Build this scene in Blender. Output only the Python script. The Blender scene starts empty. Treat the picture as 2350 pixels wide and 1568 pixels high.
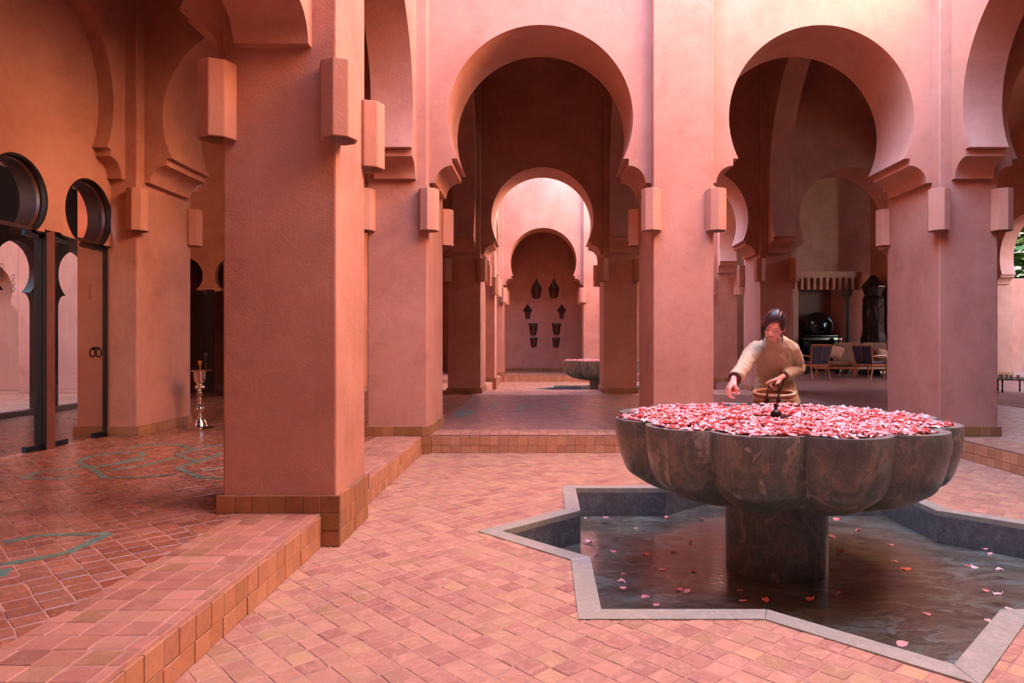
import bpy, bmesh, math, random
from math import pi, sin, cos, sqrt, radians
from mathutils import Vector, Matrix
from mathutils.geometry import tessellate_polygon

SC = bpy.context.scene
COL = SC.collection
R = random.Random(7)

# ------------------------------------------------------------------ camera
H = 1.16
F = 1567.0
cam_d = bpy.data.cameras.new('camera'); cam = bpy.data.objects.new('camera', cam_d); COL.objects.link(cam)
cam.location = (0, 0, H); cam.rotation_euler = (pi/2, 0, 0)
cam_d.sensor_width = 36.0; cam_d.lens = 36.0*F/2350.0
cam_d.shift_x = -75/2350; cam_d.shift_y = 1/2350
cam_d.clip_start = 0.05; cam_d.clip_end = 200
SC.camera = cam

# ------------------------------------------------------------------ sky, sun, exposure
W = bpy.data.worlds.new('world'); SC.world = W; W.use_nodes = True
nt = W.node_tree; nt.nodes.clear()
sky = nt.nodes.new('ShaderNodeTexSky'); sky.sky_type = 'NISHITA'; sky.sun_disc = False
sky.sun_elevation = radians(32); sky.sun_rotation = radians(264); sky.air_density = 1.0; sky.dust_density = 0.4; sky.ozone_density = 3.0
bg = nt.nodes.new('ShaderNodeBackground'); bg.inputs[1].default_value = 1.05
wo = nt.nodes.new('ShaderNodeOutputWorld')
nt.links.new(sky.outputs[0], bg.inputs[0]); nt.links.new(bg.outputs[0], wo.inputs[0])
sl = bpy.data.lights.new('sun', 'SUN'); sl.energy = 46.0; sl.angle = radians(1.2); sl.color = (1.0, 0.86, 0.66)
sun = bpy.data.objects.new('sun', sl); COL.objects.link(sun)
sd = Vector((cos(radians(2)), sin(radians(2)), -0.53))
sun.rotation_euler = sd.to_track_quat('-Z', 'Y').to_euler()
SC.view_settings.view_transform = 'Standard'; SC.view_settings.look = 'None'
SC.view_settings.gamma = 1.0; SC.view_settings.use_curve_mapping = False
SC.view_settings.exposure = 2.18
SC.cycles.diffuse_bounces = 5; SC.cycles.max_bounces = 14; SC.cycles.glossy_bounces = 4
SC.cycles.transparent_max_bounces = 12; SC.cycles.caustics_reflective = False; SC.cycles.caustics_refractive = False

# ------------------------------------------------------------------ helpers
def lin(c):
    def f(v):
        v /= 255.0
        return v/12.92 if v <= 0.04045 else ((v+0.055)/1.055)**2.4
    return (f(c[0]), f(c[1]), f(c[2]), 1.0)

def tag(o, label=None, cat=None, group=None, kind=None):
    if label: o['label'] = label
    if cat: o['category'] = cat
    if group: o['group'] = group
    if kind: o['kind'] = kind
    return o

class MB:
    def __init__(s): s.v = []; s.f = []; s.t = []; s.m = []
    def add(s, vs, fs, t=0.0, m=0):
        b = len(s.v); s.v += [tuple(v) for v in vs]
        for f in fs: s.f.append(tuple(b+i for i in f)); s.t.append(t); s.m.append(m)
    def box(s, x0, x1, y0, y1, z0, z1, t=0.0, m=0):
        s.add([(x0,y0,z0),(x1,y0,z0),(x1,y1,z0),(x0,y1,z0),(x0,y0,z1),(x1,y0,z1),(x1,y1,z1),(x0,y1,z1)],
              [(0,3,2,1),(4,5,6,7),(0,1,5,4),(1,2,6,5),(2,3,7,6),(3,0,4,7)], t, m)
    def prism(s, poly, z0, z1, t=0.0, ch=0.0, m=0):
        # poly counter-clockwise in XY; chamfered top
        n = len(poly)
        cx = sum(p[0] for p in poly)/n; cy = sum(p[1] for p in poly)/n
        lo = [(p[0], p[1], z0) for p in poly]
        if ch > 0:
            def ins(p):
                d = max(1e-4, math.hypot(p[0]-cx, p[1]-cy)); k = max(0.0, 1-ch*1.5/d)
                return (cx+(p[0]-cx)*k, cy+(p[1]-cy)*k, z1)
            mid = [(p[0], p[1], z1-ch) for p in poly]; top = [ins(p) for p in poly]
            fs = [tuple(range(2*n, 3*n))]
            for i in range(n):
                j = (i+1) % n
                fs.append((i, j, n+j, n+i)); fs.append((n+i, n+j, 2*n+j, 2*n+i))
            s.add(lo+mid+top, fs, t, m)
        else:
            top = [(p[0], p[1], z1) for p in poly]
            fs = [tuple(range(n, 2*n))]
            for i in range(n):
                j = (i+1) % n; fs.append((i, j, n+j, n+i))
            s.add(lo+top, fs, t, m)
    def lathe(s, prof, c=(0,0,0), n=24, t=0.0, m=0, fr=None):
        vs = []; fs = []
        for (r, z) in prof:
            for k in range(n):
                a = 2*pi*k/n; q = r*(fr(a) if fr else 1)
                vs.append((c[0]+q*cos(a), c[1]+q*sin(a), c[2]+z))
        for i in range(len(prof)-1):
            for k in range(n):
                j = (k+1) % n
                fs.append((i*n+k, i*n+j, (i+1)*n+j, (i+1)*n+k))
        if prof[0][0] > 1e-5: fs.append(tuple(reversed(range(n))))
        if prof[-1][0] > 1e-5: fs.append(tuple(range((len(prof)-1)*n, len(prof)*n)))
        s.add(vs, fs, t, m)
    def tube(s, pts, rad, n=8, t=0.0, m=0, close=False, caps=True):
        P = [Vector(p) for p in pts]; L = len(P)
        rad = rad if isinstance(rad, (list, tuple)) else [rad]*L
        vs = []; prev = None
        for i, p in enumerate(P):
            if close: d = P[(i+1) % L]-P[(i-1) % L]
            else: d = P[min(i+1, L-1)]-P[max(i-1, 0)]
            d.normalize()
            if prev is None:
                u = d.cross(Vector((0,0,1)))
                if u.length < 1e-3: u = d.cross(Vector((1,0,0)))
            else: u = prev - d*prev.dot(d)
            u.normalize(); prev = u; w = d.cross(u)
            for k in range(n):
                a = 2*pi*k/n; vs.append(p+(u*cos(a)+w*sin(a))*rad[i])
        fs = []
        for i in range(L if close else L-1):
            i2 = (i+1) % L
            for k in range(n):
                j = (k+1) % n; fs.append((i*n+k, i*n+j, i2*n+j, i2*n+k))
        if not close and caps:
            fs.append(tuple(reversed(range(n)))); fs.append(tuple(range((L-1)*n, L*n)))
        s.add(vs, fs, t, m)
    def build(s, name, mat, parent=None, smooth=False, angle=35, bevel=0.0, fix=True, seg=2):
        me = bpy.data.meshes.new(name); me.from_pydata(s.v, [], s.f)
        mats = mat if isinstance(mat, (list, tuple)) else [mat]
        for mm in mats: me.materials.append(mm)
        if len(mats) > 1: me.polygons.foreach_set('material_index', s.m)
        a = me.attributes.new('tv', 'FLOAT', 'FACE'); a.data.foreach_set('value', s.t)
        if fix:
            bm = bmesh.new(); bm.from_mesh(me); bmesh.ops.recalc_face_normals(bm, faces=bm.faces); bm.to_mesh(me); bm.free()
        if smooth:
            me.polygons.foreach_set('use_smooth', [True]*len(me.polygons))
            try: me.set_sharp_from_angle(angle=radians(angle))
            except Exception: pass
        me.update()
        o = bpy.data.objects.new(name, me); COL.objects.link(o)
        if parent: o.parent = parent
        if bevel > 0:
            b = o.modifiers.new('bevel', 'BEVEL'); b.width = bevel; b.segments = seg; b.limit_method = 'ANGLE'; b.angle_limit = radians(40)
            b.harden_normals = False
        return o

def empty(name, loc=(0,0,0), rz=0.0):
    o = bpy.data.objects.new(name, None); o.location = loc; o.rotation_euler = (0,0,rz); o.empty_display_size = 0.1
    COL.objects.link(o); return o

def copy_tree(o, parent=None):
    c = o.copy(); COL.objects.link(c)
    if parent: c.parent = parent
    for ch in list(o.children): copy_tree(ch, c)
    return c

# ------------------------------------------------------------------ materials
def newmat(name):
    m = bpy.data.materials.new(name); m.use_nodes = True
    n = m.node_tree; b = n.nodes['Principled BSDF']; return m, n, b
def nd(n, t, **kw):
    x = n.nodes.new(t)
    for k, v in kw.items(): setattr(x, k, v)
    return x
def ramp(n, fac, stops, interp='LINEAR'):
    r = nd(n, 'ShaderNodeValToRGB'); r.color_ramp.interpolation = interp
    e = r.color_ramp.elements
    while len(e) < len(stops): e.new(0.5)
    for i, (p, c) in enumerate(stops): e[i].position = p; e[i].color = c
    n.links.new(fac, r.inputs[0]); return r.outputs[0]
def noise(n, vec, scale, detail=4, rough=0.55, dist=0.0):
    x = nd(n, 'ShaderNodeTexNoise'); x.inputs['Scale'].default_value = scale; x.inputs['Detail'].default_value = detail
    x.inputs['Roughness'].default_value = rough; x.inputs['Distortion'].default_value = dist
    n.links.new(vec, x.inputs['Vector']); return x.outputs[0]
def mix(n, fac, a, b, mode='MIX'):
    x = nd(n, 'ShaderNodeMix', data_type='RGBA', blend_type=mode)
    for s, v in ((x.inputs[0], fac), (x.inputs[6], a), (x.inputs[7], b)):
        if isinstance(v, (int, float)): s.default_value = v
        elif isinstance(v, tuple): s.default_value = v
        else: n.links.new(v, s)
    return x.outputs[2]
def bump(n, b, h, strength=0.3, dist=0.01):
    x = nd(n, 'ShaderNodeBump'); x.inputs['Strength'].default_value = strength; x.inputs['Distance'].default_value = dist
    n.links.new(h, x.inputs['Height']); n.links.new(x.outputs[0], b.inputs['Normal'])
def mathn(n, op, a, b=0.0):
    x = nd(n, 'ShaderNodeMath', operation=op)
    for s, v in ((x.inputs[0], a), (x.inputs[1], b)):
        if isinstance(v, (int, float)): s.default_value = v
        else: n.links.new(v, s)
    return x.outputs[0]
def pos(n, scale=None):
    g = nd(n, 'ShaderNodeNewGeometry').outputs['Position']
    if scale:
        m = nd(n, 'ShaderNodeMapping'); m.inputs['Scale'].default_value = scale; n.links.new(g, m.inputs[0]); return m.outputs[0]
    return g

def plaster(name, base, light, dark, rough=0.62, grain=0.5, flecks=True):
    m, n, b = newmat(name); p = pos(n)
    big = noise(n, p, 0.9, 6, 0.6, 0.6); mid = noise(n, p, 4.5, 6, 0.65, 0.8)
    c = ramp(n, big, [(0.36, lin(dark)), (0.5, lin(base)), (0.66, lin(light))])
    c2 = ramp(n, mid, [(0.35, lin(dark)), (0.5, lin(base)), (0.62, lin(base)), (0.72, lin(light))])
    c = mix(n, 0.4, c, c2)
    # vertical weather streaks
    st = noise(n, pos(n, (7, 7, 0.7)), 1.0, 4, 0.6)
    c = mix(n, ramp(n, st, [(0.55, (0,0,0,1)), (0.75, (0.35,0.35,0.35,1))]), c, lin(light))
    fine = noise(n, p, 90, 3, 0.6)
    if flecks:
        fl = nd(n, 'ShaderNodeTexVoronoi', feature='F1'); fl.inputs['Scale'].default_value = 46
        n.links.new(pos(n, (1, 1, 0.55)), fl.inputs['Vector'])
        f = ramp(n, fl.outputs['Distance'], [(0.0, (1,1,1,1)), (0.11, (0.25,0.25,0.25,1)), (0.16, (0,0,0,1))])
        c = mix(n, mathn(n, 'MULTIPLY', f, 0.5), c, lin(light))
    n.links.new(c, b.inputs['Base Color']); b.inputs['Roughness'].default_value = rough
    b.inputs['Specular IOR Level'].default_value = 0.3
    h = mathn(n, 'ADD', mathn(n, 'MULTIPLY', fine, grain), mathn(n, 'MULTIPLY', mid, 1.2))
    bump(n, b, h, 0.4, 0.012)
    return m

def tilemat(name, cols, rough, joint_wear, rough_var=0.15, wear=0.35, edge=(205,150,130), vrange=0.24, bmp=0.3, dk=0.55):
    m, n, b = newmat(name); p = pos(n)
    a = nd(n, 'ShaderNodeAttribute', attribute_name='tv').outputs['Fac']
    k = len(cols)
    c = ramp(n, a, [(i/max(1, k-1)*0.999, lin(x)) for i, x in enumerate(cols)], 'LINEAR')
    w = nd(n, 'ShaderNodeTexWhiteNoise', noise_dimensions='1D'); n.links.new(a, w.inputs['W'])
    val = nd(n, 'ShaderNodeHueSaturation'); n.links.new(c, val.inputs['Color'])
    n.links.new(mathn(n, 'ADD', mathn(n, 'MULTIPLY', w.outputs[0], vrange), 1.0-vrange/2), val.inputs['Value'])
    c = val.outputs[0]
    # each tile its own noise offset
    comb = nd(n, 'ShaderNodeVectorMath', operation='ADD'); n.links.new(p, comb.inputs[0])
    sc = nd(n, 'ShaderNodeVectorMath', operation='SCALE'); n.links.new(w.outputs[1], sc.inputs[0]); sc.inputs['Scale'].default_value = 9
    n.links.new(sc.outputs[0], comb.inputs[1])
    ns = noise(n, comb.outputs[0], 14, 7, 0.7, 1.3)
    c = mix(n, mathn(n, 'MULTIPLY', ramp(n, ns, [(0.48, (0,0,0,1)), (0.66, (1,1,1,1))]), wear), c, lin(edge))
    c = mix(n, mathn(n, 'MULTIPLY', ramp(n, ns, [(0.26, (1,1,1,1)), (0.42, (0,0,0,1))]), dk), c, lin(joint_wear))
    fn = noise(n, p, 140, 2, 0.5)
    pit = ramp(n, noise(n, comb.outputs[0], 60, 3, 0.6), [(0.30, (1,1,1,1)), (0.37, (0,0,0,1))])
    c = mix(n, mathn(n, 'MULTIPLY', pit, 0.5), c, lin(joint_wear))
    n.links.new(c, b.inputs['Base Color'])
    n.links.new(mathn(n, 'ADD', mathn(n, 'MULTIPLY', ns, rough_var), rough-rough_var/2), b.inputs['Roughness'])
    bump(n, b, mathn(n, 'SUBTRACT', mathn(n, 'ADD', ns, mathn(n, 'MULTIPLY', fn, 0.15)), mathn(n, 'MULTIPLY', pit, 0.4)), bmp, 0.006)
    return m

def facing_fresnel(n, base, normal=None):
    lw = nd(n, 'ShaderNodeLayerWeight'); lw.inputs['Blend'].default_value = 0.5
    if normal is not None: n.links.new(normal, lw.inputs['Normal'])
    return mathn(n, 'ADD', mathn(n, 'MULTIPLY', mathn(n, 'POWER', lw.outputs['Facing'], 5.0), 1-base), base)
def simple(name, col, rough=0.5, metal=0.0, var=0.12, scale=12, bmp=0.1, spec=0.5, coat=0.0):
    m, n, b = newmat(name); p = pos(n)
    c0 = tuple(x*(1-var) for x in lin(col)[:3])+(1,); c1 = tuple(min(1, x*(1+var)) for x in lin(col)[:3])+(1,)
    ns = noise(n, p, scale, 5, 0.6, 0.3)
    n.links.new(ramp(n, ns, [(0.3, c0), (0.7, c1)]), b.inputs['Base Color'])
    b.inputs['Roughness'].default_value = rough; b.inputs['Metallic'].default_value = metal
    b.inputs['Specular IOR Level'].default_value = spec
    if coat: b.inputs['Coat Weight'].default_value = coat; b.inputs['Coat Roughness'].default_value = 0.08
    if bmp: bump(n, b, ns, bmp, 0.004)
    return m

def marble(name, dark, mid, light, scale=1.0, rough=0.28, stretch=(1,1,1), vein=(170,150,135)):
    m, n, b = newmat(name); p = pos(n, stretch)
    d = nd(n, 'ShaderNodeTexNoise'); d.inputs['Scale'].default_value = 1.6*scale; d.inputs['Detail'].default_value = 5
    n.links.new(p, d.inputs['Vector'])
    vm = nd(n, 'ShaderNodeVectorMath', operation='SCALE'); n.links.new(d.outputs[1], vm.inputs[0]); vm.inputs['Scale'].default_value = 1.1
    ad = nd(n, 'ShaderNodeVectorMath', operation='ADD'); n.links.new(p, ad.inputs[0]); n.links.new(vm.outputs[0], ad.inputs[1])
    q = ad.outputs[0]
    n1 = noise(n, q, 2.6*scale, 8, 0.62, 1.6)
    c = ramp(n, n1, [(0.32, lin(dark)), (0.47, lin(mid)), (0.56, lin(dark)), (0.66, lin(light)), (0.8, lin(mid))])
    wv = nd(n, 'ShaderNodeTexWave', wave_type='BANDS', bands_direction='DIAGONAL'); wv.inputs['Scale'].default_value = 1.3*scale
    wv.inputs['Distortion'].default_value = 14; wv.inputs['Detail'].default_value = 5; wv.inputs['Detail Scale'].default_value = 1.6; wv.inputs['Detail Roughness'].default_value = 0.65
    n.links.new(q, wv.inputs['Vector'])
    c = mix(n, ramp(n, wv.outputs[1], [(0.0, (0,0,0,1)), (0.86, (0,0,0,1)), (0.97, (0.55,0.55,0.55,1))]), c, lin(vein))
    c = mix(n, ramp(n, wv.outputs[1], [(0.0, (0.6,0.6,0.6,1)), (0.13, (0,0,0,1))]), c, lin(dark))
    cr = noise(n, q, 15*scale, 6, 0.7, 2.0)
    c = mix(n, 0.35, c, ramp(n, cr, [(0.35, lin(dark)), (0.6, lin(mid)), (0.75, lin(light))]))
    n.links.new(c, b.inputs['Base Color']); b.inputs['Roughness'].default_value = rough
    bump(n, b, cr, 0.06, 0.003)
    return m

M = {}
M['plaster'] = plaster('rose_plaster', (182,134,113), (197,150,129), (166,116,97))
M['sconce'] = plaster('sconce_plaster', (186,138,114), (194,147,122), (178,129,105), rough=0.7, grain=0.3, flecks=False)
M['court_tile'] = tilemat('court_terracotta', [(163,122,96),(173,130,100),(179,138,106),(155,108,88),(175,132,102),(177,144,100),(167,122,98),(159,112,90),(181,140,110),(155,120,82),(171,126,98),(149,100,82),(175,130,102)], 0.6, (136,84,74), 0.2, 0.55, (206,160,134), vrange=0.16)
M['gloss_tile'] = tilemat('glazed_terracotta', [(150,94,66),(134,78,54),(160,104,78),(144,88,62),(166,114,90),(126,72,52),(154,100,68),(162,108,84)], 0.27, (110,58,44), 0.16, 0.12, (190,122,100), bmp=0.08, dk=0.35)
M['edge_tile'] = tilemat('worn_edge_terracotta', [(164,112,88),(176,126,98),(150,100,76),(170,118,94),(180,134,106),(150,110,72),(166,112,92)], 0.55, (128,80,66), 0.2, 0.36, (206,150,130))
M['riser_tile'] = tilemat('riser_terracotta', [(174,126,90),(182,138,100),(164,116,82),(178,134,96),(170,124,92),(158,118,74)], 0.55, (120,66,52), 0.15, 0.3, (214,156,128))
M['base_tile'] = tilemat('skirting_terracotta', [(150,108,66),(160,114,74),(138,104,56),(152,102,68),(130,94,54),(162,116,82)], 0.4, (96,62,44), 0.15, 0.2, (196,142,108))
M['green_tile'] = tilemat('green_zellige', [(78,128,112),(96,140,122),(64,112,102),(110,150,136),(84,134,124)], 0.3, (90,90,80), 0.15, 0.25, (140,160,140))
M['blue_tile'] = tilemat('gallery_terracotta', [(138,98,86),(150,110,94),(126,88,78),(158,118,96),(132,92,86),(146,106,86)], 0.3, (110,70,62), 0.16, 0.2, (186,134,116), bmp=0.1)
M['grout'] = simple('grout', (176,134,112), 0.85, 0, 0.15, 30, 0.3)
M['grout_dark'] = simple('dark_grout', (132,94,76), 0.85, 0, 0.2, 30, 0.3)
M['marble'] = marble('grey_green_marble', (76,90,84), (120,132,124), (206,200,186), 1.3, 0.3, (1,1,0.7))
M['rim_marble'] = marble('pale_rim_marble', (142,146,126), (160,160,140), (180,176,156), 1.6, 0.4, (1,1,1), (190,180,165))
M['wall_marble'] = marble('pool_wall_marble', (84,90,92), (112,116,114), (142,146,140), 1.4, 0.3, (1,1,1), (150,160,150))
M['pool_marble'] = marble('pool_floor_marble', (64,56,42), (128,124,104), (158,178,168), 0.9, 0.35, (0.6,1.5,1), (150,180,172))
M['dark_wood'] = simple('dark_wood', (58,34,26), 0.35, 0, 0.25, 20, 0.15)
M['ebony'] = simple('black_stained_wood', (20,14,12), 0.6, 0, 0.2, 20, 0.1, 0.35)
M['post_wood'] = simple('reddish_post_wood', (104,58,44), 0.4, 0, 0.2, 14, 0.15)
M['black_iron'] = simple('black_iron', (22,22,26), 0.35, 0.6, 0.2, 20, 0.05)
M['black_lacquer'] = simple('black_lacquer', (10,11,14), 0.12, 0, 0.2, 5, 0.0, 0.6)
M['old_brass'] = simple('dark_old_brass', (96,66,40), 0.5, 0.7, 0.3, 40, 0.2)
M['silver'] = simple('silver', (214,196,176), 0.16, 1.0, 0.06, 20, 0.03)
M['brass'] = simple('brass', (190,140,70), 0.25, 1.0, 0.1, 20, 0.03)
M['bronze'] = simple('dark_bronze', (60,46,40), 0.3, 0.9, 0.2, 20, 0.05)
M['lantern'] = simple('patinated_lantern_metal', (84,58,44), 0.5, 0.6, 0.45, 60, 0.5)
M['lantern_green'] = simple('green_patina', (84,92,80), 0.55, 0.4, 0.3, 50, 0.4)
M['green_column'] = simple('green_glazed_column', (92,126,116), 0.2, 0, 0.15, 12, 0.05)
M['chair_wood'] = simple('chair_wood', (150,84,44), 0.35, 0, 0.15, 15, 0.05)
M['blue_leather'] = simple('navy_leather', (30,34,56), 0.4, 0, 0.15, 30, 0.1)
M['sofa'] = simple('brown_velvet', (112,74,46), 0.7, 0, 0.18, 14, 0.15)
M['cushion'] = simple('tan_cushion', (164,124,96), 0.8, 0, 0.12, 20, 0.15)
M['fitting'] = simple('dark_steel_fitting', (34,40,52), 0.3, 0.8, 0.1, 20, 0.02)
M['garden'] = simple('foliage_green', (52,96,44), 0.7, 0, 0.4, 9, 0.4)

# ================================================================== STRUCTURE
STEP = 0.188
XB = {'A': (-7.75,-7.13), 'B': (-4.83,-4.21), 'C': (-1.832,-1.212), 'D': (1.121,1.746), 'E': (4.076,4.68), 'F': (7.02,7.64), 'G': (9.96,10.58), 'I': (12.98,13.58)}
YB = {0: (0.12,1.26), 1: (3.885,4.50), 2: (7.05,8.12), 3: (12.9,14.0), 4: (16.6,17.22), 5: (19.82,20.9)}
ZT = 8.0; ZC = 7.0
RX = 0.13

def pillar(bx, by, label, ztop=ZC, zbase=STEP, x=None, y=None):
    x0, x1 = x or XB[bx]; y0, y1 = y or YB[by]
    b = MB(); b.box(x0, x1, y0, y1, zbase, ztop)
    o = b.build('pillar', M['plaster'], bevel=0.012)
    tag(o, label, 'pillar', kind='structure')
    return o, (x0, x1, y0, y1)

def tile_run(parent, mat, p0, p1, nrm, rows, w=0.104, gap=0.003, thick=0.024, out=0.0, name='tile', jitter=0.0015, stagger=False):
    """upright tiles on the vertical face from p0 to p1 (XY), facing nrm"""
    d = Vector((p1[0]-p0[0], p1[1]-p0[1])); L = d.length; d.normalize(); nv = Vector(nrm)
    zlo, zhi = min(r[0] for r in rows), max(r[1] for r in rows)
    b = MB(); q = [Vector(p0), Vector(p1), Vector(p1)+nv*(thick-0.0035), Vector(p0)+nv*(thick-0.0035)]
    q = [(v.x, v.y) for v in q]
    if sum(q[i][0]*q[(i+1) % 4][1]-q[(i+1) % 4][0]*q[i][1] for i in range(4)) < 0: q.reverse()
    b.prism(q, zlo, zhi-0.002); b.build('mortar_bed', M['grout_dark'], parent, fix=False)
    for ri, (z0, z1) in enumerate(rows):
        k = max(1, round(L/w)); ww = L/k; u = 0.0; cuts = [0.0]
        for i in range(1, k): cuts.append(i*ww + R.uniform(-0.07, 0.07)*ww + (ww*0.4 if (stagger and ri % 2) else 0))
        cuts.append(L)
        for i in range(k):
            a, c = cuts[i]+gap/2, cuts[i+1]-gap/2
            if c-a < 0.01: continue
            t = thick + out + R.uniform(-jitter, jitter)*1.5
            zz0, zz1 = z0+gap/2, z1-gap/2 + R.uniform(-jitter, jitter)
            A = Vector(p0)+d*a; B = Vector(p0)+d*c; e = 0.0018
            def P(q, off, z): return (q.x+nv.x*off, q.y+nv.y*off, z)
            b = MB()
            v = [P(A,0,zz0),P(B,0,zz0),P(B,0,zz1),P(A,0,zz1)]
            v += [P(A,t-e,zz0),P(B,t-e,zz0),P(B,t-e,zz1),P(A,t-e,zz1)]
            Ai, Bi = A+d*e, B-d*e
            v += [P(Ai,t,zz0+e),P(Bi,t,zz0+e),P(Bi,t,zz1-e),P(Ai,t,zz1-e)]
            f = [(0,1,5,4),(1,2,6,5),(2,3,7,6),(3,0,4,7),(4,5,9,8),(5,6,10,9),(6,7,11,10),(7,4,8,11),(8,9,10,11)]
            b.add(v, f, R.random()); b.build(name, mat, parent)

def arch_profile(h, big=False, zl=2.833):
    c1, c2, c3 = (0.06, 0.237, 0.291) if not big else (0.08, 0.36, 0.46)
    Rr = (h-0.192) if not big else 2.23
    dx = h-c3; zt = 3.093; cz = zt+sqrt(Rr*Rr-dx*dx)
    L = [(-h, zl), (-h+c1, zl)]
    for i in range(1, 11):
        t = i/10*pi/2; L.append((-h+c2-(c2-c1)*cos(t), zl+0.182*sin(t)))
    L.append((-h+c2, zt-0.004)); L.append((-h+c3, zt-0.004))
    a0 = math.atan2(zt-cz, -dx)  # lower-left
    a0 = a0 if a0 > 0 else a0+2*pi
    n = 72
    for i in range(n+1):
        a = a0 - (a0-pi/2)*i/n
        L.append((Rr*cos(a), cz+Rr*sin(a)))
    return L + [(-x, z) for (x, z) in reversed(L[:-1])]

def arch_wall(name, axis, u0, u1, c0, c1, ztop, label, big=False, mat=None, pts=None, ends=0.0):
    """wall panel above an opening from u0 to u1 along axis, thickness c0..c1 across"""
    h = (u1-u0)/2; uc = (u0+u1)/2
    prof = pts or arch_profile(h, big)
    poly = [(uc+x, z) for x, z in prof] + [(uc+h, ztop), (uc-h, ztop)]
    n = len(poly)
    tris = tessellate_polygon([[Vector((x, z, 0)) for x, z in poly]])
    def P(u, z, c): return (u, c, z) if axis == 'x' else (c, u, z)
    v = [P(u, z, c0) for u, z in poly] + [P(u, z, c1) for u, z in poly]
    f = [tuple(t) for t in tris] + [tuple(n+i for i in t) for t in tris]
    for i in range(n): f.append((i, (i+1) % n, n+(i+1) % n, n+i))
    b = MB(); b.add(v, f)
    o = b.build(name, mat or M['plaster'], smooth=True, angle=30)
    tag(o, label, 'wall', kind='structure'); return o

def sconce(cx, cy, sx, sy, label, z0=2.30, z1=2.73):
    """octagonal plaster tube wrapped round a pillar corner"""
    r = 0.108; t = 0.016; x, y = cx+sx*0.02, cy+sy*0.02
    root = empty('wall_sconce', (x, y, z0)); hh = z1-z0
    b = MB(); n = 8
    def ring(rr, z): return [(rr*cos(2*pi*k/n), rr*sin(2*pi*k/n), z) for k in range(n)]
    v = ring(r, 0)+ring(r, hh)+ring(r-t, hh)+ring(r-t, 0)
    f = []
    for q in range(4):
        for k in range(n): f.append((q*n+k, q*n+(k+1) % n, ((q+1) % 4)*n+(k+1) % n, ((q+1) % 4)*n+k))
    b.add(v, f); b.build('shade', M['sconce'], root, bevel=0.005)
    # bulb and holder hidden inside the tube, on the outer diagonal
    b = MB(); ox, oy = sx*0.055, sy*0.055
    b.lathe([(0.0,0.12),(0.012,0.122),(0.018,0.14),(0.016,0.16),(0.010,0.175),(0.010,0.22),(0.0,0.22)], (ox, oy, 0), 10)
    b.box(min(0,ox), max(0.004,ox), oy-0.004, oy+0.004, 0.20, 0.208)
    b.build('bulb', M['cushion'], root)
    tag(root, label, 'wall lamp', group='octagonal plaster wall lamps')
    return root

# ---- pillars (label each)
PL = {}
def addp(bx, by, label, **kw):
    o, bb = pillar(bx, by, label, **kw); PL[(bx, by)] = (o, bb); return o
addp('C', 1, 'broad terracotta plaster pillar straddling the step edge, largest and closest in view', ztop=ZT, zbase=0.0, x=(-1.832,-1.186))
addp('C', 2, 'orange-lit corner pillar left of the first big central arch', ztop=ZT, zbase=0.0)
addp('D', 2, 'slim peach pillar between the two big arches, rising behind the petal fountain', ztop=ZT)
addp('E', 2, 'mauve-pink corner pillar right of the woman, rising behind the fountain rim', ztop=ZT, zbase=0.0)
addp('B', 2, 'orange pillar at the end of the glass door wall, silver stand beside it')
addp('C', 3, 'dark shaded pillar seen through the central arch, left of the far archway', ztop=ZT)
addp('D', 3, 'dark shaded pillar in front of the distant fountain, right of the far archway', ztop=ZT)
addp('E', 3, 'dusky pillar directly behind the woman with lavender left side', ztop=ZT)
addp('C', 4, 'thin sliver of a mid pillar in the second courtyard, left row', ztop=ZT, zbase=0.0)
addp('E', 4, 'orange-brown pillar of the second courtyard seen just right of the slim peach pillar', ztop=ZT, zbase=0.0)
addp('C', 5, 'corner pillar at the left of the lantern niche in the second courtyard', ztop=ZT, zbase=0.0)
addp('D', 5, 'pillar at the right of the lantern niche in the second courtyard', ztop=ZT)
addp('E', 5, 'far right corner pillar of the second courtyard, mostly hidden', ztop=ZT, zbase=0.0)
addp('F', 2, 'gallery pillar east of the first courtyard, outside the right of the frame')
addp('F', 3, 'gallery pillar hidden behind the mauve corner pillar')
addp('B', 1, 'west gallery pillar at the left end of the glass doors')
addp('B', 3, 'pillar at the back of the dark west room')
addp('A', 2, 'pillar behind the glass doors at far left')
addp('A', 3, 'pale pillar of the outer court seen through the glass')
addp('C', 0, 'corner pillar beside the camera on the left', ztop=ZT, zbase=0.0)
addp('D', 0, 'pillar beside the camera on the right', ztop=ZT)
addp('E', 0, 'corner pillar behind the camera on the right', ztop=ZT, zbase=0.0)
addp('E', 1, 'mid pillar of the east arcade beyond the frame', ztop=ZT, zbase=0.0)
addp('I', 5, 'grey-mauve pillar with an arch at the right edge of the picture')
addp('G', 5, 'pillar of the far east hall')
for bx, by in (('I', 3),('I', 4),('I', 2)): addp(bx, by, 'pillar on the garden side of the east hall, %s' % {3:'beside the hearth room',4:'before the last arch',2:'beside the near court'}[by])

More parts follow.
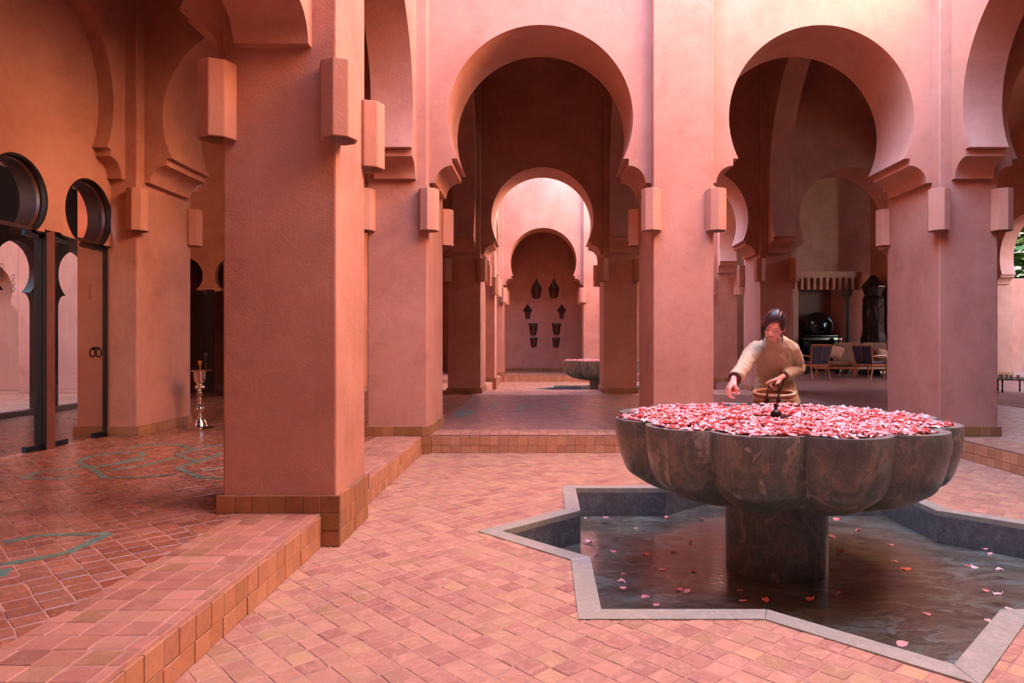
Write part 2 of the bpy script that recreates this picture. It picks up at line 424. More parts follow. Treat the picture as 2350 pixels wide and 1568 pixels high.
# ---- arch walls across (plane facing the camera)
def xa(b1, b2, by, label, ztop=ZT, rec=RX, **kw):
    u0 = XB[b1][1]; u1 = XB[b2][0]
    if (b1, by) == ('C', 1): u0 = -1.186
    return arch_wall('wall_front', 'x', u0, u1, YB[by][0]+rec, YB[by][1]-rec, ztop, label, **kw)
xa('C','D',2,'sunlit peach wall with the big left horseshoe arch facing the fountain court')
xa('D','E',2,'sunlit peach wall with the big right horseshoe arch above the woman')
xa('B','C',2,'shaded arch wall between the glass-door pillar and the corner pillar', ztop=ZC)
xa('A','B',2,'arch wall hidden beyond the glass doors', ztop=ZC)
xa('E','F',2,'arch wall right of the mauve corner pillar', ztop=ZC)
xa('C','D',3,'dark brown wall with the arch that opens on the second courtyard')
xa('D','E',3,'dark wall with the arch behind the slim peach pillar')
xa('E','F',3,'dark wall with the arch leading to the hearth room', ztop=ZC)
xa('B','C',3,'arch wall at the back of the west gallery', ztop=ZC)
xa('C','D',5,'pink sunlit far wall with the arch of the lantern niche')
xa('D','E',5,'pink far wall of the second courtyard, right bay')
xa('C','D',0,'arch wall behind the viewpoint, left bay')
xa('D','E',0,'arch wall behind the viewpoint, right bay')
arch_wall('wall_front','x', XB['B'][1], XB['C'][0], 3.965, 4.42, ZC, 'cross arch wall springing left from the broad near pillar')
arch_wall('wall_front','x', XB['E'][1], XB['F'][0], 3.965, 4.42, ZC, 'cross arch wall of the east gallery')

# ---- arch walls along the depth direction (arcades and cross arches)
def ya(bx, y1, y2, label, ztop=ZT, big=False, c=None):
    x0, x1 = XB[bx]; c = c or (x0+0.085, x1-RX+0.01)
    return arch_wall('wall_side', 'y', YB[y1][1], YB[y2][0], c[0], c[1], ztop, label, big=big)
CW = (-1.747,-1.325); EW = (4.20,4.595)
ya('C',1,2,'left court arcade wall between the broad near pillar and the corner pillar', c=CW)
ya('C',0,1,'left court arcade wall springing from the broad pillar toward the viewpoint', c=CW)
ya('E',1,2,'right court arcade wall springing from the mauve corner pillar', c=EW)
ya('E',0,1,'right court arcade wall beside the viewpoint', c=EW)
for bx, c in (('B',(-4.70,-4.30)),('C',(-1.72,-1.30)),('D',(1.22,1.65)),('E',(4.20,4.60)),('F',(7.12,7.54))):
    ya(bx,2,3,'tall dark cross arch spanning the middle gallery, %s' % {'B':'westernmost of them','C':'left of the central vista','D':'right of the central vista','E':'behind the woman','F':'east of the hearth room arch'}[bx], ztop=ZC, big=True, c=c)
ya('C',3,4,'left arcade wall of the second courtyard, near half', c=CW)
ya('C',4,5,'left arcade wall of the second courtyard, far half', c=CW)
ya('E',3,4,'right arcade wall of the second courtyard, near half', c=EW)
ya('E',4,5,'right arcade wall of the second courtyard, far half', c=EW)
ya('I',4,5,'pale grey garden arch at the right edge of the picture', ztop=ZC, c=(13.08,13.48))
ya('I',3,4,'garden arcade wall of the east hall, middle bay', ztop=ZC, c=(13.08,13.48))
ya('B',1,2,'relieving arch wall over the glass doors', ztop=ZC, c=(-4.72,-4.33))

# ---- plain enclosing walls
def wall(name, x0, x1, y0, y1, z0, z1, label, mat=None):
    b = MB(); b.box(x0, x1, y0, y1, z0, z1); o = b.build(name, mat or M['plaster'], bevel=0.01)
    tag(o, label, 'wall', kind='structure'); return o
wall('wall_back', -9, 14, -3.3, -3.0, 0, ZC, 'plain plaster wall behind the viewpoint')
wall('wall_left', -4.72, -4.33, -3.0, YB[1][0], 0, ZC, 'plain plaster wall of the west gallery before the glass doors')
wall('wall_far', -4.2, 4.9, 22.7, 23.0, STEP, ZT, 'red plaster back wall of the lantern niche')
wall('wall_left', -2.0, -1.42, YB[5][1], 22.7, STEP, ZC, 'left cheek of the lantern niche')
wall('wall_right', 1.33, 1.9, YB[5][1], 22.7, STEP, ZC, 'right cheek of the lantern niche')
arch_wall('wall_far', 'x', -1.42, 1.33, 21.95, 22.5, ZC, 'inner arch band framing the lantern niche')
wall('wall_left', -7.75, -7.45, 13.3, 17, STEP, ZC, 'west side of the dim back room')
wall('wall_left', -4.2, -3.9, 13.9, 22.7, STEP, ZC, 'ochre wall of the gallery left of the second courtyard')
wall('wall_far', -7.75, -4.0, 17, 17.3, STEP, ZC, 'wall closing the dark west room')
wall('wall_far', -14, -11.25, 12.9, 13.3, STEP, 5, 'pale outer court wall left of its keyhole niche')
wall('wall_far', -9.95, -7.1, 12.9, 13.3, STEP, 5, 'pale outer court wall right of its keyhole niche')
wall('wall_far', -12.2, -9.3, 13.6, 13.8, STEP, 5, 'back of the outer court niche')
wall('wall_left', -14.3, -14, 0, 14, 0, 8.5, 'outer court wall at the far left, raised unseen to block the low sun')  # unseen; height raised to keep low sun off the keyhole screen
wall('wall_left', -14, -7.5, 2.0, 2.3, 0, 5, 'outer court wall toward the viewpoint')
wall('wall_far', 4.6, 10.15, 21.6, 21.9, STEP, ZC, 'dark plaster wall of the hearth room')
wall('wall_far', 11.3, 13.1, 21.6, 21.9, STEP, ZC, 'dark plaster wall right of the shuttered arch')
arch_wall('wall_far', 'x', 10.15, 11.3, 21.6, 21.9, ZC, 'dark wall over the shuttered arch of the hearth room', pts=[(x*0.5,2.9+(z-2.833)*0.5) for x,z in arch_profile(1.15)])
wall('wall_far', 13.6, 20, 23.0, 23.3, 0, 3.3, 'low pale garden wall beyond the right arch')
wall('wall_right', 13.1, 13.5, -3, 9.5, 0, ZC, 'east hall wall beside the viewpoint, extended unseen to cut garden light')  # lengthened out of view to reduce daylight from the garden
# ceilings of the galleries
def ceil(x0, x1, y0, y1, label):
    b = MB(); b.box(x0, x1, y0, y1, ZC, ZC+0.25); o = b.build('ceiling', M['plaster']); tag(o, label, 'ceiling', kind='structure')
ceil(-7.75, -1.6, -3, 23, 'gallery ceiling west of the courts')
ceil(-1.6, 4.4, -3, 0.7, 'ceiling behind the viewpoint')
ceil(-1.6, 4.4, 7.6, 13.45, 'ceiling of the middle gallery')
ceil(-1.6, 4.4, 20.4, 23, 'ceiling over the lantern niche')
ceil(4.4, 13.7, -3, 23, 'ceiling of the east hall')
ceil(13.7, 15.0, 8, 22.5, 'unseen ceiling added to shade the garden-side pillars')  # added out of view to dim the pillars on the garden side
wall('wall_right', 18, 18.4, 4, 26, 0, 6.5, 'unseen wall added east of the hall to block garden light')  # added out of view to hold back sky light from the hall
# parapets over side arcades are part of the arcade walls (ZT)

# ---- sconces on visible corners
def sc(bx, by, side, label):
    x0, x1, y0, y1 = PL[(bx, by)][1]
    x = x0 if 'l' in side else x1; y = y0 if 'f' in side else y1
    sconce(x, y, -1 if 'l' in side else 1, -1 if 'f' in side else 1, label)
sc('C',1,'fl','big orange-lit octagonal lamp on the left front corner of the broad near pillar')
sc('C',1,'fr','big octagonal lamp on the right front corner of the broad near pillar')
sc('C',1,'br','octagonal lamp poking out behind the broad near pillar on its court side')
sc('C',1,'bl','octagonal lamp hidden on the rear left of the broad near pillar')
sc('C',2,'fl','octagonal lamp on the left front corner of the orange corner pillar, below the arcade arch')
sc('C',2,'fr','octagonal lamp with maroon left face on the right front corner of the orange corner pillar')
sc('C',2,'br','octagonal lamp on the rear of the orange corner pillar, inside the first arch')
sc('D',2,'fl','octagonal lamp on the left corner of the slim peach pillar')
sc('D',2,'fr','octagonal lamp on the right corner of the slim peach pillar, white glow behind it')
sc('D',2,'bl','small octagonal lamp behind the slim peach pillar on its left side')
sc('E',2,'fl','pink octagonal lamp in the middle of the mauve corner pillar')
sc('E',2,'fr','pink octagonal lamp on the right corner of the mauve corner pillar')
sc('E',2,'bl','pink octagonal lamp on the rear left of the mauve corner pillar')
sc('B',2,'fr','orange octagonal lamp on the pillar at the end of the glass doors, front corner')
sc('B',2,'br','orange octagonal lamp on the pillar at the end of the glass doors, rear corner')
sc('C',3,'fl','shaded octagonal lamp on the left of the dark pillar left of the vista')
sc('C',3,'fr','shaded octagonal lamp on the right of the dark pillar left of the vista')
sc('C',3,'br','small octagonal lamp behind the dark pillar left of the vista')
sc('D',3,'fl','shaded octagonal lamp on the left of the dark pillar before the distant fountain')
sc('D',3,'fr','shaded octagonal lamp on the right of the dark pillar before the distant fountain')
sc('D',3,'bl','small maroon octagonal lamp behind the dark pillar before the distant fountain')
sc('E',3,'fl','brown octagonal lamp on the left corner of the dusky pillar behind the woman')
sc('E',3,'fr','brown octagonal lamp on the right corner of the dusky pillar behind the woman')
sc('E',3,'bl','pink octagonal lamp at the lavender side of the dusky pillar behind the woman')
sc('C',4,'fr','small octagonal lamp on the sliver pillar in the second courtyard, front corner')
sc('C',4,'br','small octagonal lamp on the sliver pillar in the second courtyard, rear corner')
sc('C',5,'fr','small octagonal lamp left of the lantern niche, front corner')
sc('C',5,'br','small octagonal lamp inside the lantern niche at its left')
sc('D',5,'fl','small octagonal lamp right of the lantern niche, front corner')
sc('D',5,'bl','small octagonal lamp inside the lantern niche at its right')
sc('E',4,'fl','small octagonal lamp on the orange-brown pillar of the second courtyard, left')
sc('E',4,'fr','small octagonal lamp on the orange-brown pillar of the second courtyard, right')
sc('I',5,'fl','pale thin octagonal lamp at the right edge of the picture')
sc('F',2,'fl','octagonal lamp on the gallery pillar beyond the right of the frame')

# ---- tile skirtings on the pillars
G_ = 0.101
def skirt(bx, by, sides, court=(), rows_plat=((STEP, STEP+G_),), mat='base_tile', edge=None):
    o, (x0, x1, y0, y1) = PL[(bx, by)]; t = 0.026
    full = ((STEP, STEP+G_), (0.092, STEP), (0.0, 0.092))
    mt = M[mat]
    seg = {'f': ((x0-t, y0), (x1+t, y0), (0,-1)), 'b': ((x1+t, y1), (x0-t, y1), (0,1)),
           'l': ((x0, y1), (x0, y0), (-1,0)), 'r': ((x1, y0), (x1, y1), (1,0))}
    for s in sides:
        a, c, nr = seg[s]
        tile_run(o, mt, a, c, nr, full if s in court else rows_plat)
skirt('C',1,'l', rows_plat=((STEP,STEP+G_),)); skirt('C',1,'r', court='r')
_o, _bb = PL[('C',1)]
tile_run(_o, M['base_tile'], (_bb[0]-0.026,_bb[2]), (-1.27,_bb[2]), (0,-1), ((STEP,STEP+G_),))
tile_run(_o, M['base_tile'], (-1.27,_bb[2]), (_bb[1]+0.026,_bb[2]), (0,-1), ((STEP,STEP+G_),(0.092,STEP),(0.0,0.092)))
tile_run(_o, M['base_tile'], (_bb[1]+0.026,_bb[3]), (_bb[0]-0.026,_bb[3]), (0,1), ((STEP,STEP+G_),))
_o, _bb = PL[('C',2)]
tile_run(_o, M['base_tile'], (_bb[0]-0.026,_bb[2]), (-1.27,_bb[2]), (0,-1), ((STEP,STEP+G_),))
tile_run(_o, M['base_tile'], (-1.27,_bb[2]), (_bb[1]+0.026,_bb[2]), (0,-1), ((STEP,STEP+G_),(0.092,STEP),(0.0,0.092)))
skirt('C',2,'r')
tile_run(_o, M['base_tile'], (_bb[1],_bb[2]), (_bb[1],7.14), (1,0), ((0.092,STEP),(0.0,0.092)))
skirt('D',2,'flr')
_o, _bb = PL[('E',2)]
skirt('E',2,'l'); tile_run(_o, M['base_tile'], (_bb[0]-0.026,_bb[2]), (_bb[1]+0.026,_bb[2]), (0,-1), ((STEP,STEP+G_),))
skirt('B',2,'fr'); skirt('C',3,'fr'); skirt('D',3,'flr'); skirt('E',3,'flr')
skirt('C',4,'fr',court='r'); skirt('E',4,'fl',court='l'); skirt('C',5,'fr'); skirt('D',5,'fl'); skirt('I',5,'fl')

# ================================================================== FLOORS
def floor_slab(name, x0, x1, y0, y1, z0, z1, label, mat):
    b = MB(); b.box(x0, x1, y0, y1, z0, z1); o = b.build(name, mat); tag(o, label, 'floor', kind='structure'); return o
PX0, PX1, PY0, PY1 = -1.27, 4.15, 1.14, 7.14           # sunken court 1
QY0, QY1 = 13.9, 19.9                                   # sunken court 2
SX, SY, SA = 1.465, 4.17, 1.325                         # star pool centre and half side (outer)
SI = SA-0.105
DY2 = 12.73
def star(a, cx=SX, cy=SY):
    pts = []
    for k in range(16):
        an = radians(22.5)*k
        r = a*sqrt(2) if k % 2 == 0 else a/cos(radians(22.5))
        pts.append((cx+r*cos(an), cy+r*sin(an)))
    return pts
def in_star(x, y, a, cx=SX, cy=SY):
    dx, dy = abs(x-cx), abs(y-cy)
    return (dx < a and dy < a) or (dx+dy < a*sqrt(2))

# court bed with a star-shaped hole
def court_bed(cy, y0, y1, name, label):
    outer = [(PX0-0.3, y0-0.3), (PX1+0.3, y0-0.3), (PX1+0.3, y1+0.3), (PX0-0.3, y1+0.3)]
    hole = star(SA-0.05, SX, cy)
    tr = tessellate_polygon([[Vector((x, y, 0)) for x, y in outer], [Vector((x, y, 0)) for x, y in reversed(hole)]])
    allp = outer+list(reversed(hole))
    b = MB(); b.add([(x, y, -0.002) for x, y in allp], [tuple(t) for t in tr])
    o = b.build(name, M['grout'], fix=False); tag(o, label, 'floor', kind='structure'); return o
floor_c = court_bed(SY, PY0, PY1, 'floor', 'sunken terracotta courtyard floor of diagonal square tiles around the star pool')
floor_c2 = court_bed(SY+DY2, QY0, QY1, 'floor', 'sunken tiled floor of the distant second courtyard')
plat_w = floor_slab('floor', -14, PX0, -3, 23, -0.3, STEP-0.002, 'raised glossy red-brown tiled floor of the left gallery with green zellige lines', M['grout'])
plat_m = floor_slab('floor', PX0, PX1, PY1, QY0, -0.3, STEP-0.002, 'raised tiled floor of the middle gallery behind the front step', M['grout_dark'])
plat_e = floor_slab('floor', PX1, 18, -3, 26, -0.3, STEP-0.002, 'raised blue-shaded tiled floor of the right hall', M['grout_dark'])
plat_f = floor_slab('floor', PX0, PX1, QY1, 23, -0.3, STEP-0.002, 'raised floor of the lantern niche', M['grout_dark'])
plat_s = floor_slab('floor', PX0, PX1, -3, PY0, -0.3, STEP-0.002, 'raised floor under the viewpoint', M['grout_dark'])

def proj(x, y, z):
    if y < 0.3: return None
    return (1250+F*x/y, 785-F*(z-H)/y)
def seen(x, y, z, m=60):
    p = proj(x, y, z)
    return p is not None and -m < p[0] < 2350+m and -m < p[1] < 1568+m

def clip(poly, x0, x1, y0, y1):
    def cut(ps, ax, v, keep_gt):
        out = []
        for i in range(len(ps)):
            a, b = ps[i], ps[(i+1) % len(ps)]
            ia = (a[ax] >= v) == keep_gt or a[ax] == v; ib = (b[ax] >= v) == keep_gt or b[ax] == v
            if ia: out.append(a)
            if ia != ib:
                t = (v-a[ax])/(b[ax]-a[ax]); out.append((a[0]+t*(b[0]-a[0]), a[1]+t*(b[1]-a[1])))
        return out
    for ax, v, k in ((0, x0, True), (0, x1, False), (1, y0, True), (1, y1, False)):
        poly = cut(poly, ax, v, k)
        if len(poly) < 3: return []
    return poly
def area(p): return 0.5*sum(p[i][0]*p[(i+1) % len(p)][1]-p[(i+1) % len(p)][0]*p[i][1] for i in range(len(p)))

def tile_field(parent, mat, rect, w, h, ang, z, near=300, gap=0.004, jit=0.004, skip=None, ch=0.003, shift=0.5, name='tile', onlyseen=True, hj=0.002, ox=0.0, oy=0.0, far_plain=9.0):
    x0, x1, y0, y1 = rect; ca, sa = cos(ang), sin(ang)
    cx, cy = (x0+x1)/2, (y0+y1)/2; rr = math.hypot(x1-x0, y1-y0)/2+0.3
    items = []
    ni = int(rr/w)+2; nj = int(rr/h)+2
    for j in range(-nj, nj+1):
        sh = R.uniform(0, shift)*w
        for i in range(-ni, ni+1):
            u, v = ox+i*w+sh, oy+j*h
            qx, qy = cx+u*ca-v*sa, cy+u*sa+v*ca
            if not (x0-w < qx < x1+w and y0-w < qy < y1+w): continue
            if onlyseen and not seen(qx, qy, z): continue
            if skip and skip(qx, qy): continue
            g = gap/2
            pts = []
            for du, dv in ((0,0),(1,0),(1,1),(0,1)):
                uu = u-w/2+du*w+(g if du == 0 else -g)+R.uniform(-jit, jit); vv = v-h/2+dv*h+(g if dv == 0 else -g)+R.uniform(-jit, jit)
                pts.append((cx+uu*ca-vv*sa, cy+uu*sa+vv*ca))
            pts = clip(pts, x0, x1, y0, y1)
            if len(pts) < 3 or area(pts) < 0.0004: continue
            size = area(pts)/(qy**3) if seen(qx, qy, z, 0) else 0
            items.append((size, pts, z+R.uniform(-hj, hj)*0.6, R.random()))
    items.sort(key=lambda t: -t[0])
    for s, pts, zz, tv in items[:near]:
        b = MB(); b.prism(pts, z-0.012, zz, tv, ch); b.build(name, mat, parent, fix=False)
    rest = items[near:]
    if rest:
        b = MB()
        for s, pts, zz, tv in rest:
            yy = pts[0][1]
            b.prism(pts, z-0.008, zz, tv, ch if yy < far_plain else 0)
        o = b.build('tile_bed', mat, parent, fix=False); o['kind'] = 'stuff'

A45 = radians(45)
tile_field(floor_c, M['court_tile'], (PX0, PX1, PY0, PY1), 0.094, 0.094, radians(-46), 0.0, near=300, skip=lambda x, y: in_star(x, y, SA-0.045), shift=0.3, jit=0.004, hj=0.0025)
tile_field(floor_c2, M['court_tile'], (PX0, PX1, QY0, QY1), 0.094, 0.094, A45, 0.0, near=0, skip=lambda x, y: in_star(x, y, SA-0.045, SX, SY+DY2), shift=0.45)
# west gallery: border of straight tiles along the step, diagonal glazed tiles inside
BW = 0.46
tile_field(plat_w, M['edge_tile'], (PX0-BW, PX0-0.004, 1.6, YB[1][0]-0.02), 0.115, 0.105, 0, STEP, near=130, shift=0.2, jit=0.003)
tile_field(plat_w, M['edge_tile'], (PX0-BW, PX0-0.004, YB[1][1]+0.02, YB[2][0]-0.02), 0.115, 0.105, 0, STEP, near=40, shift=0.2, jit=0.003)
tile_field(plat_w, M['gloss_tile'], (-4.45, PX0-BW, 1.6, 8.1), 0.104, 0.104, -A45, STEP, near=170, shift=0.5, jit=0.0035)
tile_field(plat_w, M['gloss_tile'], (-7.1, -4.455, 4.5, 14), 0.108, 0.108, A45, STEP, near=0, shift=0.5)
tile_field(plat_w, M['gloss_tile'], (-4.45, PX0, 8.1, 13.5), 0.108, 0.108, A45, STEP, near=0, shift=0.5)
tile_field(plat_w, M['edge_tile'], (-13, -7.1, 8, 13), 0.108, 0.108, A45, STEP, near=0, shift=0.5)
# middle gallery: straight border behind the front step, then diagonal
tile_field(plat_m, M['edge_tile'], (PX0+0.06, PX1-0.07, PY1+0.004, 7.56), 0.104, 0.104, 0, STEP, near=120, shift=0.15, jit=0.003,
           skip=lambda x, y: XB['D'][0]-0.03 < x < XB['D'][1]+0.03)
tile_field(plat_m, M['blue_tile'], (PX0, PX1, 7.56, 12.5), 0.104, 0.104, A45, STEP, near=100, shift=0.5)
tile_field(plat_m, M['edge_tile'], (PX0, PX1, 12.5, QY0), 0.104, 0.104, 0, STEP, near=0, shift=0.2)
# east hall
tile_field(plat_e, M['edge_tile'], (PX1+0.004, PX1+0.42, 4.0, 7.0), 0.104, 0.104, 0, STEP, near=40, shift=0.2)
tile_field(plat_e, M['blue_tile'], (PX1+0.42, 7.0, 4.0, 12.6), 0.104, 0.104, A45, STEP, near=80, shift=0.5)
tile_field(plat_e, M['blue_tile'], (PX1, 13, 12.6, 22), 0.14, 0.14, A45, STEP, near=0, shift=0.5)
tile_field(plat_f, M['edge_tile'], (PX0, 2.0, QY1, 22.7), 0.12, 0.12, 0, STEP, near=0, shift=0.2)
# step risers
rows = ((0.078, STEP-0.015), (0.0, 0.078))
r1 = wall('baseboard_left', PX0-0.06, PX0-0.022, 1.3, YB[2][0], -0.01, STEP-0.006, 'tiled riser of the left step running beside the courtyard', M['grout_dark'])
tile_run(r1, M['riser_tile'], (PX0-0.022, 1.3), (PX0-0.022, YB[1][0]-0.03), (1,0), rows, thick=0.031, w=0.108)
tile_run(r1, M['riser_tile'], (PX0-0.022, YB[1][1]+0.03), (PX0-0.022, YB[2][0]-0.03), (1,0), rows, thick=0.031, w=0.108)
r2 = wall('baseboard_front', PX0+0.08, PX1-0.09, PY1+0.022, PY1+0.06, -0.01, STEP-0.006, 'tiled riser of the front step behind the courtyard', M['grout_dark'])
tile_run(r2, M['riser_tile'], (PX0+0.085, PY1+0.022), (PX1-0.1, PY1+0.022), (0,-1), rows, thick=0.031, w=0.1)
r3 = wall('baseboard_right', PX1+0.022, PX1+0.06, 4.5, YB[2][0], -0.01, STEP-0.006, 'tiled riser of the right step', M['grout_dark'])
tile_run(r3, M['riser_tile'], (PX1+0.022, 7.02), (PX1+0.022, 4.5), (-1,0), rows, thick=0.031, w=0.104)
r4 = wall('baseboard_far', PX0+0.08, PX1-0.09, QY1+0.022, QY1+0.06, -0.01, STEP-0.006, 'tiled riser at the far side of the second courtyard', M['grout_dark'])
tile_run(r4, M['riser_tile'], (PX0+0.085, QY1+0.022), (1.9, QY1+0.022), (0,-1), ((0.0, STEP-0.012),), thick=0.031, w=0.104)
r5 = wall('baseboard_niche', -1.4, 1.33, 22.66, 22.7, STEP, STEP+0.1, 'tiled skirting at the foot of the lantern wall', M['grout_dark'])
tile_run(r5, M['base_tile'], (-1.4, 22.66), (1.33, 22.66), (0,-1), ((STEP, STEP+0.1),), thick=0.02, w=0.11)
r6 = wall('baseboard_left', PX0-0.06, PX0-0.022, QY0+0.1, YB[5][0], -0.01, STEP-0.006, 'tiled riser at the left of the second courtyard', M['grout_dark'])
tile_run(r6, M['riser_tile'], (PX0-0.022, YB[4][1]), (PX0-0.022, YB[5][0]), (1,0), rows, thick=0.031, w=0.15)

# green zellige lines let into the gallery floors (polylines traced on the floor plane)
def fl(px, py, z=STEP): 
    y = F*(H-z)/(py-785.0); return ((px-1250.0)*y/F, y)
def green_line(parent, pts, w=0.045, z=STEP):
    P = [Vector(p) for p in pts]
    for i in range(len(P)-1):
        a, b_ = P[i], P[i+1]; d = b_-a; L = d.length
        if L < 1e-3: continue
        d.normalize(); nv = Vector((-d.y, d.x)); k = max(1, round(L/0.12))
        for j in range(k):
            s0, s1 = L*j/k+0.002, L*(j+1)/k-0.002
            q = [a+d*s0-nv*w/2, a+d*s1-nv*w/2, a+d*s1+nv*w/2, a+d*s0+nv*w/2]
            b = MB(); b.prism([(v.x, v.y) for v in q], z-0.008, z+0.0022+R.uniform(0,0.0008), R.random(), 0.001); b.build('inlay_tile', M['green_tile'], parent, fix=False)
for pl in ([(8,1245),(95,1229),(250,1226),(150,1271),(60,1287),(0,1297)],
           [(-60,1330),(0,1325),(14,1306)],
           [(50,1099),(90,1083),(170,1075),(260,1066),(330,1054)],
           [(50,1099),(130,1100),(180,1091)],
           [(250,1041),(205,1048),(178,1061),(215,1078),(240,1098),(330,1096),(405,1089)],
           [(250,1041),(320,1038),(330,1046),(290,1058),(230,1072)],
           [(295,1029),(330,1020),(408,1020),(443,1032),(405,1045),(452,1060),(405,1074),(460,1097),(512,1099)],
           [(443,1032),(512,1020)],[(452,1060),(512,1040)],[(400,1050),(340,1066),(250,1081)],[(460,1080),(512,1073)]):
    green_line(plat_w, [fl(*p) for p in pl])
for pl in ([(1045,951),(1062,942),(1090,945),(1052,957)],[(1105,934),(1130,934),(1140,926),(1100,922)],[(1185,945),(1200,930),(1240,935)],[(1285,940),(1302,936),(1290,930)],
           [(1285,922),(1304,922)],[(1345,930),(1385,935),(1430,940)],[(1400,918),(1420,914)]):
    green_line(plat_m, [fl(*p) for p in pl], 0.09)

# ================================================================== STAR POOLS
WZ = -0.172
def star_pool(cx, cy, wz=WZ, detail=True):
    so, si = star(SA, cx, cy), star(SI, cx, cy)
    root = empty('star_pool', (cx, cy, 0))
    tag(root, 'eight-pointed star pool of grey-green marble sunk around the near fountain foot' if detail else 'distant star pool glimpsed under the far fountain', 'pool')
    # rim stones: one slab per side of the star
    for k in range(16):
        a, b_, c, d = so[k], so[(k+1) % 16], si[(k+1) % 16], si[k]
        b = MB(); g = 0.0012
        def lerp(p, q, t): return (p[0]+(q[0]-p[0])*t, p[1]+(q[1]-p[1])*t)
        q = [lerp(a, b_, g), lerp(a, b_, 1-g), lerp(d, c, 1-g), lerp(d, c, g)]
        q = [(x-cx, y-cy) for x, y in q]
        if area(q) < 0: q.reverse()
        b.prism(q, -0.03, 0.006, 0, 0.003); b.build('rim_stone', M['rim_marble'], root, fix=False)
    # inner walls: one slab per side
    sw = star(SI+0.025, cx, cy)
    for k in range(16):
        a, b_, c, d = si[k], si[(k+1) % 16], sw[(k+1) % 16], sw[k]
        q = [(p[0]-cx, p[1]-cy) for p in (d, c, b_, a)]
        if area(q) < 0: q.reverse()
        b = MB(); b.prism(q, -0.24, -0.031, 0, 0.0); b.build('wall_slab', M['wall_marble'], root, fix=False)
    sf = [(x-cx, y-cy) for x, y in star(SI+0.03, cx, cy)]
    b = MB(); b.prism(sf, -0.27, -0.215, 0); b.build('pool_floor', M['pool_marble'], root, fix=False)
    sf = [(x-cx, y-cy) for x, y in star(SI, cx, cy)]
    b = MB(); b.add([(x, y, wz) for x, y in sf], [tuple(range(16))]); b.build('water', M['water'], root, fix=False)
    return root
def water_mat(name, strength, scale, tint):
    m, n, b = newmat(name); n.nodes.remove(b); out = n.nodes['Material Output']
    p = pos(n)
    gl = nd(n, 'ShaderNodeBsdfGlossy'); gl.inputs['Roughness'].default_value = 0.015; gl.inputs['Color'].default_value = (1,1,1,1)
    tr = nd(n, 'ShaderNodeBsdfTransparent'); tr.inputs['Color'].default_value = tint
    mx = nd(n, 'ShaderNodeMixShader')
    h = noise(n, p, scale, 3, 0.55, 0.4)
    bp = nd(n, 'ShaderNodeBump'); bp.inputs['Strength'].default_value = strength; bp.inputs['Distance'].default_value = 0.01
    n.links.new(h, bp.inputs['Height']); n.links.new(bp.outputs[0], gl.inputs['Normal']); fr = facing_fresnel(n, 0.03, bp.outputs[0])
    n.links.new(fr, mx.inputs[0]); n.links.new(tr.outputs[0], mx.inputs[1]); n.links.new(gl.outputs[0], mx.inputs[2])
    n.links.new(mx.outputs[0], out.inputs[0]); return m
M['water'] = water_mat('pool_water', 0.09, 34, (0.90, 0.91, 0.90, 1))
M['basin_water'] = water_mat('basin_water', 0.02, 20, (0.9, 0.88, 0.84, 1))
pool = star_pool(SX, SY)
pool2 = star_pool(SX, SY+DY2, detail=False)

# ================================================================== FOUNTAINS
def lobef(a, a0=radians(-10-90), amp=0.098, e=2.2):
    u = ((a-a0)/radians(30)) % 1.0; u = abs(2*u-1)
    return 1-amp*u**e
def fountain(cx, cy, label):
    root = empty('fountain', (cx, cy, -0.215)); tag(root, label, 'fountain')
    zb = 0.215
    n = 288
    prof = [(0.0,.212),(0.20,.214),(.30,.222),(.45,.228),(.58,.245),(.68,.27),(.77,.30),(.857,.35),(.92,.40),(.96,.50),(.982,.60),(.985,.694),(.980,.70)]
    # finer profile through Catmull interpolation
    fine = []
    for i in range(1, len(prof)-1):
        p0, p1, p2, p3 = prof[max(0,i-1)], prof[i], prof[i+1], prof[min(len(prof)-1, i+2)]
        for k in range(3):
            t = k/3
            f = lambda a,b,c,d: 0.5*((2*b)+(-a+c)*t+(2*a-5*b+4*c-d)*t*t+(-a+3*b-3*c+d)*t**3)
            fine.append((f(p0[0],p1[0],p2[0],p3[0]), f(p0[1],p1[1],p2[1],p3[1])))
    fine.append(prof[-1])
    inner = [(.925,.70),(.905,.688),(.88,.62),(.70,.55),(.3,.53),(0.001,.53)]
    b = MB(); vs = []; fs = []
    rings = fine+inner
    for (r, z) in rings:
        k = min(1.0, max(0.0, (r-0.15)/0.5))
        for i in range(n):
            a = 2*pi*i/n
            f = 1-(1-lobef(a, amp=0.10))*k
            zz = z
            if z < 0.6 and r > 0.3 and (r, z) in fine: zz = z+(1-lobef(a))*0.55*max(0, (0.6-z))
            vs.append((r*f*cos(a), r*f*sin(a), zz+zb))
    for i in range(len(rings)-1):
        for k in range(n): fs.append((i*n+k, i*n+(k+1) % n, (i+1)*n+(k+1) % n, (i+1)*n+k))
    b.add(vs, fs); b.build('bowl', M['marble'], root, smooth=True, angle=28)
    b = MB(); ring = [(.915*lobef(2*pi*i/n)*cos(2*pi*i/n), .915*lobef(2*pi*i/n)*sin(2*pi*i/n), .694+zb) for i in range(n)]
    b.add(ring, [tuple(range(n))]); b.build('basin_water', M['basin_water'], root, fix=False)
    b = MB(); b.lathe([(0.300,0.0),(0.300,0.45),(0.296,0.47)], (0,0,0), 96, fr=lambda a: 1-0.012*abs(sin(4*a))); b.build('column', M['marble'], root, smooth=True, angle=50)
    b = MB(); b.lathe([(0.0,.68),(.018,.69),(.030,.705),(.032,.72),(.024,.738),(.010,.748),(.009,.768),(.014,.775),(.014,.78),(.006,.782),(0,.782)], (0,0,zb), 20)
    b.build('spout', M['bronze'], root, smooth=True)
    return root
FX = 1.412
fnt = fountain(FX, SY, 'large lobed marble fountain bowl brimming with pink rose petals, rising from the star pool')
